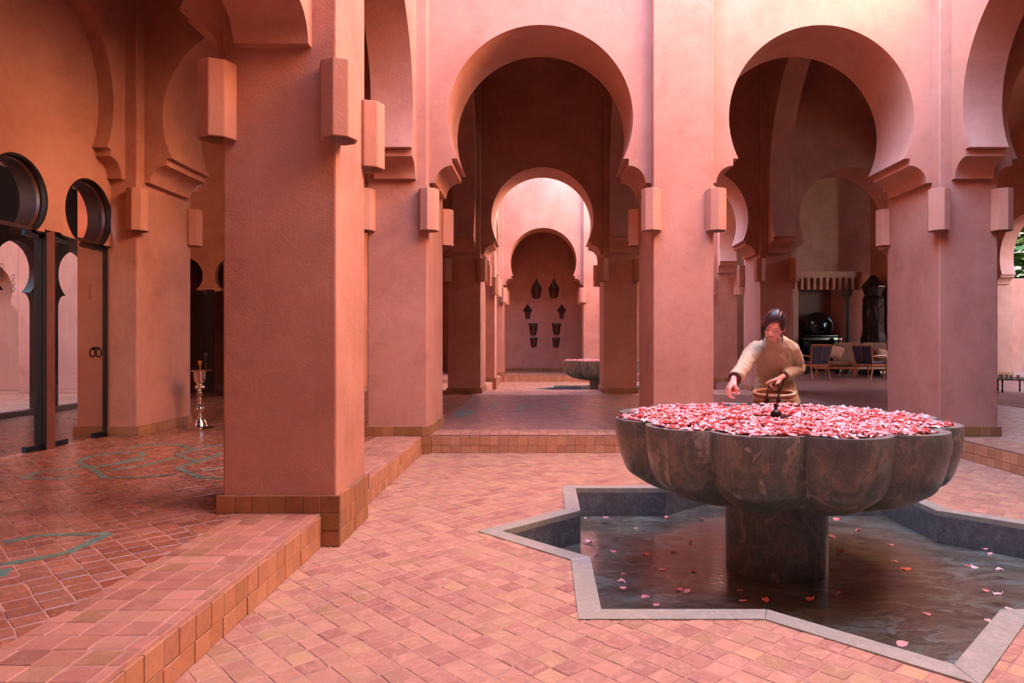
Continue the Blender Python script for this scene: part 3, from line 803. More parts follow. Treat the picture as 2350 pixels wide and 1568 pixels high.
fnt2 = fountain(FX, SY+DY2, 'distant lobed marble fountain half hidden behind a dark pillar')

# petals
M['petal'] = None
def petal_mat():
    m, n, b = newmat('rose_petal'); 
    oi = nd(n, 'ShaderNodeObjectInfo').outputs['Random']
    a = nd(n, 'ShaderNodeAttribute', attribute_name='tv').outputs['Fac']
    s = mathn(n, 'FRACT', mathn(n, 'ADD', mathn(n, 'MULTIPLY', oi, 0.83), a))
    c = ramp(n, s, [(0.0, lin((252,156,150))), (0.25, lin((255,200,194))), (0.5, lin((246,142,134))), (0.7, lin((254,180,172))), (0.88, lin((246,124,114))), (1.0, lin((255,214,214)))])
    n.links.new(c, b.inputs['Base Color']); b.inputs['Roughness'].default_value = 0.55
    b.inputs['Subsurface Weight'].default_value = 0.0
    b.inputs['Transmission Weight'].default_value = 0.0
    return m
M['petal'] = petal_mat()
def petal_shape(rnd, size):
    w = size*rnd.uniform(0.8, 1.05); l = size*rnd.uniform(0.85, 1.15); cup = rnd.uniform(0.06, 0.32); tw = rnd.uniform(-0.3, 0.3)
    vs = []; nu, nv = 5, 4
    for i in range(nu):
        t = i/(nu-1)
        hw = w/2*(sin(pi*(0.12+0.80*t**0.8))**0.6 if i < nu-1 else 0.55)
        for j in range(nv):
            s = -1+2*j/(nv-1)
            x = s*hw; y = (t-0.5)*l + (-(s*s)*0.12*l if i == nu-1 else 0)
            z = cup*size*(s*s*0.5+(2*t-1)**2*0.35)+tw*size*s*(t-0.5)
            vs.append((x, y, z))
    k = len(vs)
    fs = []
    for i in range(nu-1):
        for j in range(nv-1):
            a = i*nv+j; fs.append((a, a+1, a+nv+1, a+nv))
    return vs, fs
rp = random.Random(11)
protos = []
for i in range(8):
    b = MB(); vs, fs = petal_shape(rp, 0.046)
    zz = min(v[2] for v in vs); vs = [(x, y, z-zz) for x, y, z in vs]
    b.add(vs, fs, rp.random())
    me_o = b.build('rose_petal', M['petal'], smooth=True, angle=180, fix=False); protos.append(me_o)
used = set()
def put_petal(x, y, z, label, group, tilt=0.18, scale=1.0):
    k = rp.randrange(8); o = protos[k]
    if k in used: o = o.copy(); COL.objects.link(o)
    used.add(k)
    o.location = (x, y, z); o.rotation_euler = (rp.uniform(-tilt, tilt), rp.uniform(-tilt, tilt), rp.uniform(0, 2*pi))
    s = scale*rp.uniform(0.8, 1.2); o.scale = (s, s, s*rp.uniform(0.7, 1.5))
    if rp.random() < 0.06: o.rotation_euler[0] += rp.choice((-1, 1))*0.7
    tag(o, label, 'petal', group); return o
pos_list = []
tries = 0
while len(pos_list) < 3200 and tries < 60000:
    tries += 1
    a = rp.uniform(0, 2*pi); r = 0.93*sqrt(rp.random())
    lim = 0.925*lobef(a)
    if r > lim: continue
    x, y = r*cos(a), r*sin(a)
    if math.hypot(x, y) < 0.07: continue
    # bare patches: around the spout, behind it under the basket, along left and right back rims
    if math.hypot((x-0.02)/0.25, (y-0.72)/0.14) < 1 and rp.random() < 0.85: continue
    if math.hypot((x-0.5)/0.42, (y-0.62)/0.07) < 1 and rp.random() < 0.9: continue
    if math.hypot((x)/0.16, (y+0.0)/0.10) < 1 and rp.random() < 0.7: continue
    if math.hypot((x+0.72)/0.10, (y+0.20)/0.06) < 1 and rp.random() < 0.9: continue
    if r > 0.86*lobef(a) and rp.random() < 0.55: continue
    pos_list.append((x, y))
pos_list.sort(key=lambda p: p[1])
lay = {}
stuffp = MB()
for i, (x, y) in enumerate(pos_list):
    key = (round(x/0.035), round(y/0.035)); lv = lay.get(key, 0); lay[key] = lv+1
    z = 0.696+0.004*min(lv, 4)+rp.uniform(0, 0.003)
    if math.hypot(x, y) > 0.9*lobef(math.atan2(y, x)): z = max(z, 0.702)
    near = i < 1450 and (i % 5 == 0)
    if near and i//5 < 290:
        put_petal(FX+x, SY+y, z, 'pink rose petal floating among many on the near fountain bowl', 'rose petals covering the near fountain bowl')
    else:
        vs, fs = petal_shape(rp, 0.046*rp.uniform(0.8, 1.2))
        mt = Matrix.Translation((FX+x, SY+y, z)) @ Matrix.Rotation(rp.uniform(0, 2*pi), 4, 'Z') @ Matrix.Rotation(rp.uniform(-0.25, 0.25), 4, 'X')
        stuffp.add([mt @ Vector(v) for v in vs], fs, rp.random())
o = stuffp.build('rose_petals', M['petal'], smooth=True, angle=180, fix=False)
tag(o, 'dense drift of pink rose petals filling the near fountain bowl between the single petals', 'petals', kind='stuff')
# single petals on the pool water, placed where the photograph has them
def wl(px, py, z=WZ+0.003): 
    y = F*(H-z)/(py-785.0); return ((px-1250.0)*y/F, y)
pool_petals = [(1348,1191),(1391,1187),(1461,1213),(1532,1190),(1610,1191),(1352,1246),(1370,1276),(1407,1267),(1482,1273),(1586,1246),(1545,1267),(1519,1307),(1592,1312),
 (1431,1317),(1427,1337),(1430,1350),(1480,1371),(1506,1388),(1558,1353),(1577,1358),(1698,1356),(1707,1380),(1757,1379),(1858,1377),(1924,1363),(1909,1233),(1971,1218),
 (1918,1192),(1927,1267),(2045,1252),(2053,1290),(2080,1309),(2072,1308),(2260,1261),(2272,1272),(2220,1300),(2236,1302),(2295,1308),(2262,1355),(2291,1366),(2128,1412),(2268,1427),(2316,1398),(2070,1478),(1606,1150)]
for px, py in pool_petals:
    x, y = wl(px, py)
    put_petal(x, y, WZ+0.002, 'single pink rose petal floating on the dark star pool water', 'loose petals on the star pool', 0.2, 0.95)
for px, py in ((1424,958),(1434,953)):
    x, y = wl(px, py, 0.705); put_petal(x, y, 0.704, 'lone pink petal on the stone rim at the bowl edge nearest the dim gallery', 'petals resting on the bare rim of the bowl', 0.2)
# petals of the far fountain
b = MB()
for i in range(700):
    a = rp.uniform(0, 2*pi); r = 0.92*sqrt(rp.random())*lobef(a)
    vs, fs = petal_shape(rp, 0.05)
    mt = Matrix.Translation((FX+r*cos(a), SY+DY2+r*sin(a), 0.70+rp.uniform(0, 0.02))) @ Matrix.Rotation(rp.uniform(0, 2*pi), 4, 'Z')
    b.add([mt @ Vector(v) for v in vs], fs, rp.random())
tag(b.build('rose_petals', M['petal'], smooth=True, angle=180, fix=False), 'thin line of pink petals on the distant fountain', 'petals', kind='stuff')

# ================================================================== GLAZED DOOR SCREENS
def glass_mat():
    m, n, b = newmat('door_glass'); n.nodes.remove(b); out = n.nodes['Material Output']
    gl = nd(n, 'ShaderNodeBsdfGlossy'); gl.inputs['Roughness'].default_value = 0.01
    tr = nd(n, 'ShaderNodeBsdfTransparent'); tr.inputs['Color'].default_value = (0.72, 0.73, 0.70, 1)
    fr = facing_fresnel(n, 0.06)
    mx = nd(n, 'ShaderNodeMixShader'); n.links.new(fr, mx.inputs[0]); n.links.new(tr.outputs[0], mx.inputs[1]); n.links.new(gl.outputs[0], mx.inputs[2])
    n.links.new(mx.outputs[0], out.inputs[0]); return m
M['glass'] = glass_mat()

def key_profile(c, r, cz, zb, hw):
    """keyhole opening outline, left foot to right foot"""
    L = [(c-hw, zb)]
    zc = cz-r*0.80; dx = sqrt(max(0.0, r*r-(zc-cz)**2))
    for i in range(1, 7):
        t = i/6*pi/2; L.append((c-hw+(hw-dx-0.03)*(1-cos(t)), zb+(zc-zb)*sin(t)))
    L.append((c-dx, zc))
    a0 = math.atan2(zc-cz, -dx)+2*pi
    for i in range(1, 25):
        a = a0-(a0-pi/2)*i/24; L.append((c+r*cos(a), cz+r*sin(a)))
    return L+[(2*c-x, z) for x, z in reversed(L[:-1])]
def screen(name, axis, u0, u1, c0, c1, zb, ztop, centers, r, cz, hw, label, mat):
    poly = [(u0, zb)]
    profs = []
    for c in centers:
        p = key_profile(c, r, cz, zb, hw); profs.append(p); poly += p
    poly += [(u1, zb), (u1, ztop), (u0, ztop)]
    q = []
    for p in poly:
        if not q or abs(p[0]-q[-1][0])+abs(p[1]-q[-1][1]) > 1e-4: q.append(p)
    n = len(q); tris = tessellate_polygon([[Vector((x, z, 0)) for x, z in q]])
    P = (lambda u, z, c: (u, c, z)) if axis == 'x' else (lambda u, z, c: (c, u, z))
    v = [P(u, z, c0) for u, z in q]+[P(u, z, c1) for u, z in q]
    f = [tuple(t) for t in tris]+[tuple(n+i for i in t) for t in tris]+[(i, (i+1) % n, n+(i+1) % n, n+i) for i in range(n)]
    b = MB(); b.add(v, f); o = b.build(name, mat, smooth=True, angle=30); tag(o, label, 'wall', kind='structure')
    return o, profs, P
def band(P, prof, c0, c1, th, name, mat, parent, lip=0.0):
    """a strip lining the opening outline, thickness th inward"""
    cx = sum(p[0] for p in prof)/len(prof); b = MB(); n = len(prof)
    inn = []
    for i, p in enumerate(prof):
        a, c = prof[max(0, i-1)], prof[min(n-1, i+1)]
        d = Vector((c[0]-a[0], c[1]-a[1])); d.normalize(); nv = Vector((d.y, -d.x))
        inn.append((p[0]+nv.x*th, p[1]+nv.y*th))
    v = [P(x, z, c0) for x, z in prof]+[P(x, z, c1) for x, z in prof]+[P(x, z, c0) for x, z in inn]+[P(x, z, c1) for x, z in inn]
    f = []
    for i in range(n-1):
        f += [(i, i+1, n+i+1, n+i), (2*n+i, 2*n+i+1, 3*n+i+1, 3*n+i), (i, i+1, 2*n+i+1, 2*n+i), (n+i, n+i+1, 3*n+i+1, 3*n+i)]
    b.add(v, f); return b.build(name, mat, parent, smooth=True, angle=40)
# screen 1: glass doors of the west gallery
KC = [4.90, 5.815, 6.725]
scr, profs, PP = screen('wall_left', 'y', 4.50, 7.05, -4.60, -4.48, 2.17, 4.7, KC, 0.345, 2.42, 0.40, 'pink panel with keyhole openings above the glass doors at left', M['plaster'])
wall('wall_left', -4.62, -4.50, 4.5, 7.05, 4.6, ZC, 'plaster above the keyhole panel')
for i, p in enumerate(profs):
    f = band(PP, p, -4.72, -4.483, 0.02, 'keyhole_lining', M['ebony'], scr)
    f2 = band(PP, [(KC[i]+(x-KC[i])*0.965, 2.42+(z-2.42)*0.965) for x, z in p], -4.56, -4.53, 0.022, 'keyhole_bead', M['dark_wood'], scr)
def glass_door(y0, y1, X, label, pull=None, dia=()):
    root = empty('door_%d' % (glass_door.k), (X, (y0+y1)/2, STEP)); glass_door.k += 1
    yc = (y0+y1)/2
    b = MB(); b.box(-0.005, 0.005, y0-yc, y1-yc, 0.012, 1.955); b.build('pane', M['glass'], root)
    b = MB(); b.box(-0.016, 0.016, y0-yc, y1-yc, 1.955, 1.985); b.build('top_rail', M['dark_wood'], root)
    for s0, s1 in ((y0-yc+0.01, y0-yc+0.20), (y1-yc-0.20, y1-yc-0.01)):
        b = MB(); b.box(-0.022, 0.022, s0, s1, 0.006, 0.058); b.build('patch_fitting', M['fitting'], root, bevel=0.003)
        b = MB(); b.box(-0.022, 0.022, s0, s1, 1.90, 1.953); b.build('patch_fitting', M['fitting'], root, bevel=0.003)
    b = MB(); b.box(-0.02, 0.02, y1-yc-0.022, y1-yc, 0.0, 1.985); b.build('edge_stile', M['ebony'], root)
    if pull is not None:
        for sx in (-1, 1):
            b = MB(); pts = [(sx*0.032, pull-yc+0.042*cos(2*pi*k/16), 0.862+0.042*sin(2*pi*k/16)) for k in range(16)]
            b.tube(pts, 0.007, 6, close=True); b.tube([(0, pull-yc, 0.91), (sx*0.034, pull-yc, 0.905)], 0.016, 8); b.build('ring_pull', M['bronze'], root, smooth=True)
    for (dy, dz) in dia:
        b = MB()
        for k in range(3):
            z0 = dz+k*0.052; pts = [(0.009, dy-yc-0.022, z0), (0.009, dy-yc, z0+0.025), (0.009, dy-yc+0.022, z0), (0.009, dy-yc, z0-0.025)]
            [b.tube([pts[q], pts[(q+1) % 4]], 0.0018, 5) for q in range(4)]
        b.build('etched_diamonds', M['bronze'], root)
    tag(root, label, 'door', kind='structure'); return root
glass_door.k = 1
glass_door(6.255, 7.04, -4.525, 'clear glass door between the wooden post and the orange pillar', 6.88, ((6.78, 1.42),))
glass_door(5.35, 6.135, -4.525, 'clear glass door left of the wooden post', 5.47, ((5.80, 1.42), (5.68, 1.5)))
glass_door(4.52, 5.34, -4.525, 'clear glass door beyond the left edge of the frame')
def post(x0, x1, y0, y1, z1, label):
    b = MB(); b.box(x0, x1, y0, y1, STEP, z1); o = b.build('door_post', M['post_wood'], bevel=0.004)
    b = MB(); b.box(x0-0.006, x1+0.004, y0-0.02, y0-0.001, STEP, z1); b.build('black_stile', M['ebony'], o)
    tag(o, label, 'post'); return o
post(-4.57, -4.48, 6.14, 6.25, 2.17, 'reddish wooden post with black edge between the two glass doors')
# screen 2: dark wooden keyhole screen of the outer court
K2 = [8.00, 8.93, 10.09, 11.05, 12.0]
scr2, pr2, P2 = screen('wall_left', 'y', 8.12, 12.9, -7.10, -6.96, 0.19, 3.6, [], 0.36, 2.2, 0.40, 'tmp', M['dark_wood']) if False else (None, None, None)
def keydoor(name, axis, u0, u1, c0, c1, centers, r, cz, hw, ztop, label, mat):
    """tall keyhole openings cut right down to the floor"""
    poly = [(u0, STEP)]
    for c in centers:
        k = key_profile(c, r, cz, cz-r-0.10, hw); poly += [(c-hw, STEP)]+k+[(c+hw, STEP)]
    poly += [(u1, STEP), (u1, ztop), (u0, ztop)]
    q = []
    for p in poly:
        if not q or abs(p[0]-q[-1][0])+abs(p[1]-q[-1][1]) > 1e-4: q.append(p)
    n = len(q); tris = tessellate_polygon([[Vector((x, z, 0)) for x, z in q]])
    P = (lambda u, z, c: (u, c, z)) if axis == 'x' else (lambda u, z, c: (c, u, z))
    v = [P(u, z, c0) for u, z in q]+[P(u, z, c1) for u, z in q]
    f = [tuple(t) for t in tris]+[tuple(n+i for i in t) for t in tris]+[(i, (i+1) % n, n+(i+1) % n, n+i) for i in range(n)]
    b = MB(); b.add(v, f); o = b.build(name, mat, smooth=True, angle=30); tag(o, label, 'wall', kind='structure'); return o
ks = keydoor('wall_left', 'y', 7.0, 12.95, -7.02, -6.90, [8.0, 8.93, 10.06], 0.37, 2.12, 0.375, 3.4, 'dark wooden keyhole screen seen through the glass doors', M['ebony'])
wall('wall_left', -7.1, -6.9, 7.0, 12.95, 3.4, ZC, 'dim plaster above the dark keyhole screen')
wall('wall_left', -7.3, -6.9, 2.3, 7.05, STEP, ZC, 'dim west wall of the room behind the glass doors')
b = MB(); b.box(-6.96, -6.84, 7.1, 12.95, STEP, STEP+0.07); o = b.build('sill_beam', M['dark_wood']); tag(o, 'low dark wooden threshold beam under the keyhole screen', 'threshold')
# screen 3: keyhole screen of the dark west room
ks3 = keydoor('wall_far', 'x', -7.13, -4.83, 13.03, 13.15, [-6.87, -5.95, -5.1], 0.345, 2.42, 0.42, ZC, 'brown wall with two dim keyhole openings between the stand and the broad pillar', M['plaster'])
post(-6.42, -6.29, 12.96, 13.02, 2.15, 'dark wooden door post in the dim back room')
b = MB(); b.box(-7.1, -6.45, 12.97, 12.985, STEP, 2.15); o = b.build('door_leaf', M['glass']); tag(o, 'glass leaf left of the dim back-room post', 'door')
# outer court wall with an arch seen through the glass
arch_wall('wall_far', 'x', -11.25, -9.95, 12.9, 13.3, 5, 'pale sunlit outer wall with a keyhole niche seen through the glass', pts=[(x*0.55, 1.0+(z-2.833)*0.55+0.75) for x, z in arch_profile(1.182)])

# ================================================================== LANTERNS OF THE NICHE
def wall_lantern(px, py_top, py_bot, wpx, kind, label):
    y = 22.7; s = F/y; x = (px-1250)/s; zt = H+(785-py_top)/s; zb = H+(785-py_bot)/s; hgt = zt-zb; w = wpx/s/2
    root = empty('wall_lantern', (x, y, zb)); tag(root, label, 'lantern', 'pierced metal lanterns on the niche wall')
    def half(prof, name, mat, n=16):
        b = MB(); vs = []; fs = []
        for r, z in prof:
            for k in range(n+1):
                a = pi+pi*k/n; vs.append((r*w*cos(a), r*w*0.8*sin(a), z*hgt))
        for i in range(len(prof)-1):
            for k in range(n): fs.append((i*(n+1)+k, i*(n+1)+k+1, (i+1)*(n+1)+k+1, (i+1)*(n+1)+k))
            fs.append((i*(n+1), (i+1)*(n+1), (i+1)*(n+1)+n, i*(n+1)+n))
        b.add(vs, fs); return b.build(name, mat, root)
    if kind == 'dome':
        half([(0.02,1.0),(0.03,.93),(.14,.85),(.45,.69),(.84,.55),(1.0,.46)], 'cap', M['lantern_green'], 14)
        half([(1.0,.46),(1.04,.42),(1.0,.38),(.92,.36),(.94,.32),(.84,.24),(.60,.03),(.4,0.0)], 'body', M['lantern'], 12)
    elif kind == 'point':
        half([(0.0,1.0),(.25,.86),(.98,.58)], 'cap', M['lantern'], 8)
        half([(1.0,.58),(.98,.52),(.62,.44),(.66,.40),(.50,.34),(.44,.08),(.3,0.0)], 'body', M['lantern'], 8)
    else:
        half([(1.0,1.0),(1.0,.86),(.84,.80)], 'cap', M['lantern_green'], 8)
        half([(.86,.82),(.80,.6),(.82,.5),(.66,.12),(.66,.02),(.4,0.0)], 'body', M['lantern'], 8)
    if kind == 'cup': return
    b = MB()
    for k in range(7):
        a = pi+pi*(k+0.5)/7; r = w*(0.78 if kind == 'dome' else 0.5); b.box(r*cos(a)-0.008, r*cos(a)+0.008, r*0.8*sin(a)-0.01, r*0.8*sin(a)+0.002, hgt*0.10, hgt*0.34)
    b.build('ribs', M['old_brass'], root)
wall_lantern(1231, 635, 685, 24, 'dome', 'green-capped domed lantern with spike, top row left on the niche wall')
wall_lantern(1271, 635, 685, 24, 'dome', 'green-capped domed lantern with spike, top row right on the niche wall')
wall_lantern(1211, 697, 732, 21, 'point', 'rust-coloured pointed lantern, second row left on the niche wall')
wall_lantern(1289, 697, 732, 21, 'point', 'rust-coloured pointed lantern, second row right on the niche wall')
wall_lantern(1224, 742, 768, 22, 'cup', 'larger flat-topped lantern, third row left on the niche wall')
wall_lantern(1277, 742, 768, 22, 'cup', 'larger flat-topped lantern, third row right on the niche wall')
wall_lantern(1225, 775, 796, 19, 'cup', 'smallest flat-topped lantern, bottom row left on the niche wall')
wall_lantern(1276, 775, 796, 19, 'cup', 'smallest flat-topped lantern, bottom row right on the niche wall')

# ================================================================== SILVER STAND
st = empty('candle_stand', (-3.87, 7.66, STEP)); tag(st, 'tall polished silver turned stand with a round tray, by the orange pillar', 'stand')
b = MB(); b.lathe([(.145,0),(.15,.008),(.13,.02),(.09,.03),(.078,.05),(.075,.075),(.062,.09),(.058,.105),(.04,.115),(.028,.125),(.026,.135)], (0,0,0), 32); b.build('base', M['silver'], st, smooth=True)
b = MB(); b.lathe([(.026,.13),(.034,.145),(.034,.155),(.024,.165),(.030,.18),(.045,.20),(.050,.222),(.045,.24),(.030,.255),(.024,.265),(.032,.278),(.034,.288),(.022,.298),(.026,.31),(.036,.322),(.036,.332),(.022,.345),(.028,.36),(.034,.368),(.026,.38),(.03,.395),(.036,.402),(.022,.412),(.024,.425),(.040,.44),(.054,.46),(.050,.48),(.032,.492),(.028,.50),(.040,.512),(.05,.52),(.052,.53)], (0,0,0), 28); b.build('stem', M['silver'], st, smooth=True)
b = MB(); b.lathe([(.052,.528),(.060,.54),(.062,.60),(.066,.63),(.075,.64),(.12,.646),(.132,.652),(.134,.658),(.128,.66),(.10,.652),(0.0,.65)], (0,0,0), 32); b.build('tray', M['silver'], st, smooth=True)
c1 = empty('brass_cup', (-3.87+0.005, 7.66, STEP+.652)); tag(c1, 'small brass goblet standing on the silver tray', 'goblet')
b = MB(); b.lathe([(.022,0),(.022,.004),(.006,.012),(.006,.05),(.018,.06),(.024,.09),(.022,.11),(.019,.11),(.016,.07),(0,.065)], (0,0,0), 16); b.build('bowl', M['brass'], c1, smooth=True)
c2 = empty('candlestick', (-3.87+0.055, 7.68, STEP+.652)); tag(c2, 'slim dark metal candlestick at the back of the silver tray', 'candlestick')
b = MB(); b.lathe([(.028,0),(.03,.006),(.008,.02),(.007,.06),(.018,.075),(.018,.09),(.007,.10),(.007,.15),(.016,.16),(.018,.19),(.014,.20),(0,.2)], (0,0,0), 16); b.build('stem', M['bronze'], c2, smooth=True)

# ================================================================== HEARTH ROOM
def at(px, py, y): return ((px-1250)*y/F, H-(py-785)*y/F)
hb = empty('hearth', (8.45, 21.1, STEP)); tag(hb, 'black domed fireplace with dark glossy onion hood in the back room', 'fireplace')
b = MB(); b.box(-0.58, -0.40, -0.30, 0.40, 0, 1.0); b.build('leg', M['black_lacquer'], hb, bevel=0.02)
b = MB(); b.box(0.40, 0.58, -0.30, 0.40, 0, 1.0); b.build('leg', M['black_lacquer'], hb, bevel=0.02)
b = MB(); b.box(-0.40, 0.40, 0.35, 0.40, 0, 1.0); b.build('fire_back', M['lantern'], hb)
b = MB(); b.box(-0.42, 0.42, -0.28, 0.35, -0.0, 0.07); b.build('grate_slab', M['grout_dark'], hb)
b = MB(); b.box(-0.62, 0.62, -0.34, 0.42, 1.0, 1.13); b.box(-0.54, 0.54, -0.30, 0.40, 1.13, 1.20); b.build('mantel', M['black_lacquer'], hb, bevel=0.03)
b = MB(); b.lathe([(.40,1.20),(.43,1.23),(.46,1.30),(.49,1.40),(.492,1.50),(.47,1.60),(.42,1.70),(.34,1.79),(.22,1.86),(.10,1.89),(0,1.895)], (0,0.05,0), 40); b.build('hood', M['black_lacquer'], hb, smooth=True)
al = wall('wall_far', 7.76, 9.02, 21.5, 21.56, STEP, 2.8, 'darker plaster alcove back behind the fireplace', simple('dark_alcove_plaster', (120,88,74), 0.8))  # alcove back in a darker plaster tone than the walls
# lambrequin frieze: small arches hanging over the hearth
fz = empty('arched_frieze', (8.7, 20.95, 2.77)); tag(fz, 'plaster frieze of nine little hanging arches above the fireplace', 'frieze')
b = MB(); b.box(-1.08, 1.06, 0.02, 0.6, 0.40, 0.56); b.build('beam', M['plaster'], fz, bevel=0.01)
b = MB(); b.box(-1.06, 1.04, 0.16, 0.2, 0.0, 0.42); b.build('backing', M['plaster'], fz)
for k in range(11):
    x = -0.98+k*0.194
    b = MB(); hlf = [(0.040,0.0),(0.040,0.12),(0.033,0.14),(0.033,0.24),(0.040,0.26),(0.040,0.30)]+[(0.097-0.061*cos(t*pi/10), 0.31+0.061*sin(t*pi/10)) for t in range(0,6)]+[(0.097,0.40)]
    poly = hlf+[(-a_, c_) for a_, c_ in reversed(hlf)]
    n = len(poly); tr = tessellate_polygon([[Vector((p[0], p[1], 0)) for p in poly]])
    v = [(x+p[0], 0.02, p[1]) for p in poly]+[(x+p[0], 0.16, p[1]) for p in poly]
    b.add(v, [tuple(t) for t in tr]+[tuple(n+i for i in t) for t in tr]+[(i, (i+1) % n, n+(i+1) % n, n+i) for i in range(n)]); b.build('bracket', M['plaster'], fz)
wall('wall_far', 7.62, 7.80, 20.98, 21.6, STEP, 2.78, 'left jamb of the hearth alcove')
wall('wall_far', 9.0, 9.22, 21.25, 21.6, STEP, 2.78, 'right jamb of the hearth alcove')
gc = empty('green_column', (9.32, 21.02, STEP)); tag(gc, 'slender green glazed column under the arched frieze', 'column')
b = MB(); b.lathe([(.075,0),(.075,.05),(.05,.08),(.05,2.28),(.058,2.30),(.05,2.32)], (0,0,0), 20); b.build('shaft', M['green_column'], gc, smooth=True)
b = MB(); b.box(-.07,.07,-.07,.07,2.32,2.40); b.box(-.11,.11,-.11,.11,2.40,2.58); b.build('capital', M['green_column'], gc, bevel=0.015)
ob = empty('floor_lantern', (9.62, 20.0, STEP)); tag(ob, 'man-high black lacquered octagonal lantern beside the green column', 'lantern')
b = MB(); b.lathe([(.44,0),(.44,.08),(.40,.12),(.39,.80),(.37,1.05),(.32,1.25),(.30,1.5),(.30,2.10),(.31,2.22),(.26,2.32)], (0,0,0), 8); b.build('body', M['black_lacquer'], ob, bevel=0.01)
b = MB(); b.lathe([(.24,2.30),(.25,2.36),(.34,2.58),(.30,2.66),(.18,2.78),(.13,2.86),(.06,2.92),(0,2.93)], (0,0,0), 8); b.build('cap', M['black_lacquer'], ob, bevel=0.008)
for k in range(8):
    a = 2*pi*(k+0.5)/8; r = 0.30*cos(pi/8)+0.004
    b = MB(); 
    pts = []
    for q in range(12):
        t = 2*pi*q/12; u = 0.07*cos(t); w_ = 1.75+0.28*sin(t)
        pts.append((r*cos(a)-u*sin(a), r*sin(a)+u*cos(a), w_))
    b.tube(pts, 0.008, 5, close=True); b.build('window_ring', M['bronze'], ob)
shut = empty('shutter', (10.72, 21.95, STEP)); tag(shut, 'dark wooden shutters filling the archway right of the lantern', 'shutter')
for k in range(16):
    b = MB(); b.box(-0.6, 0.6, -0.02, 0.02, 0.05+k*0.24, 0.05+k*0.24+0.22); b.build('panel', M['dark_wood'], shut, bevel=0.01)

wall('wall_far', 9.9, 11.6, 22.2, 22.4, 0, ZC, 'dark wall behind the shutters')
# seating
def chair(x, y, rz, label):
    t = empty('armchair', (x, y, STEP), rz); tag(t, label, 'chair', 'wooden armchairs with navy leather in the hearth room')
    # local: faces +y (away), back at -y
    for sx in (-1, 1):
        b = MB(); b.tube([(sx*.25, -.34, 0), (sx*.245, -.27, .22), (sx*.25, -.26, .42), (sx*.28, -.36, .89)], [.020,.024,.026,.022], 6); b.build('leg', M['chair_wood'], t, smooth=True)
        b = MB(); b.tube([(sx*.27, .26, 0), (sx*.27, .26, .38)], [.016,.024], 6); b.build('leg', M['chair_wood'], t, smooth=True)
        b = MB(); b.tube([(sx*.27, -.30, .60), (sx*.28, .0, .62), (sx*.28, .22, .60), (sx*.27, .24, .38)], [.02,.022,.024,.018], 6); b.build('arm', M['chair_wood'], t, smooth=True)
    b = MB(); b.box(-.27, .27, -.27, .28, .34, .40); b.build('seat_rail', M['chair_wood'], t, bevel=0.01)
    b = MB(); b.box(-.25, .25, -.25, .27, .40, .47); b.build('seat', M['blue_leather'], t, bevel=0.02)
    b = MB(); b.add([(-.235,-.29,.46),(.235,-.29,.46),(.262,-.372,.86),(-.262,-.372,.86),(-.235,-.25,.46),(.235,-.25,.46),(.262,-.33,.86),(-.262,-.33,.86)],
        [(0,1,2,3),(4,7,6,5),(0,4,5,1),(1,5,6,2),(2,6,7,3),(3,7,4,0)]); b.build('backrest', M['blue_leather'], t, bevel=0.01)
    b = MB(); b.tube([(-.285,-.362,.885),(0,-.372,.895),(.285,-.362,.885)], .024, 6); b.build('top_rail', M['chair_wood'], t, smooth=True)
    b = MB(); b.tube([(0,-.30,.46),(0,-.385,.88)], .014, 5); b.build('mid_rail', M['chair_wood'], t)
    return t
x, z = at(1867, 872, 17.75); chair(x, 17.75, radians(12), 'navy leather armchair seen from behind, nearest the woman, before the fireplace')
x, z = at(1998, 872, 17.75); chair(x+0.05, 17.85, radians(-62), 'navy leather armchair turned sideways in front of the brown sofa')
sf = empty('sofa', (8.85, 18.9, STEP)); tag(sf, 'long brown velvet sofa with rounded back and turned legs', 'sofa')
b = MB(); b.box(-1.28, 1.5, -.40, .40, .22, .30); b.build('seat_rail', M['chair_wood'], sf, bevel=0.02)
for k in range(4):
    b = MB(); b.box(-1.26+k*.685, -1.26+(k+1)*.685-.01, -.40, .32, .30, .44); b.build('seat_cushion', M['sofa'], sf, bevel=0.05, seg=4)
for k in range(3):
    b = MB(); b.box(-.72+k*.72, -.72+(k+1)*.72-.01, .12, .44, .36, .96); b.build('back_cushion', M['sofa'], sf, bevel=0.10, seg=5)
for k, xx in enumerate((-1.2, -.45, .35, 1.1)):
    for yy in (-.34, .34):
        b = MB(); b.lathe([(.018,0),(.024,.03),(.014,.05),(.024,.08),(.014,.10),(.026,.14),(.02,.17),(.034,.22)], (xx, yy, 0), 10); b.build('leg', M['chair_wood'], sf, smooth=True)
def cushion(x, y, z, rx, rz, s, label):
    b = MB(); n = 9; vs = []; fs = []
    for side in (1, -1):
        for i in range(n):
            for j in range(n):
                u, v = -1+2*i/(n-1), -1+2*j/(n-1); p = (1-u**4)*(1-v**4)
                vs.append((u*s*(1-.08*v*v), side*(0.02+.07*p)*1.0, v*s*(1-.08*u*u)))
    for sd in range(2):
        for i in range(n-1):
            for j in range(n-1):
                a = sd*n*n+i*n+j; fs.append((a, a+1, a+n+1, a+n))
    edge = [i for i in range(n)]+[i*n+n-1 for i in range(1, n)]+[(n-1)*n+j for j in range(n-2, -1, -1)]+[i*n for i in range(n-2, 0, -1)]
    for k in range(len(edge)): a, c = edge[k], edge[(k+1) % len(edge)]; fs.append((a, c, n*n+c, n*n+a))
    b.add(vs, fs); o = b.build('cushion', M['cushion'], smooth=True, angle=60); o.location = (x, y, z); o.rotation_euler = (radians(rx), radians(12), radians(rz)); tag(o, label, 'cushion', 'cushions on the brown sofa')
cushion(8.0, 18.72, .87, -24, -52, .18, 'tan square cushion leaning at the open end of the brown sofa')
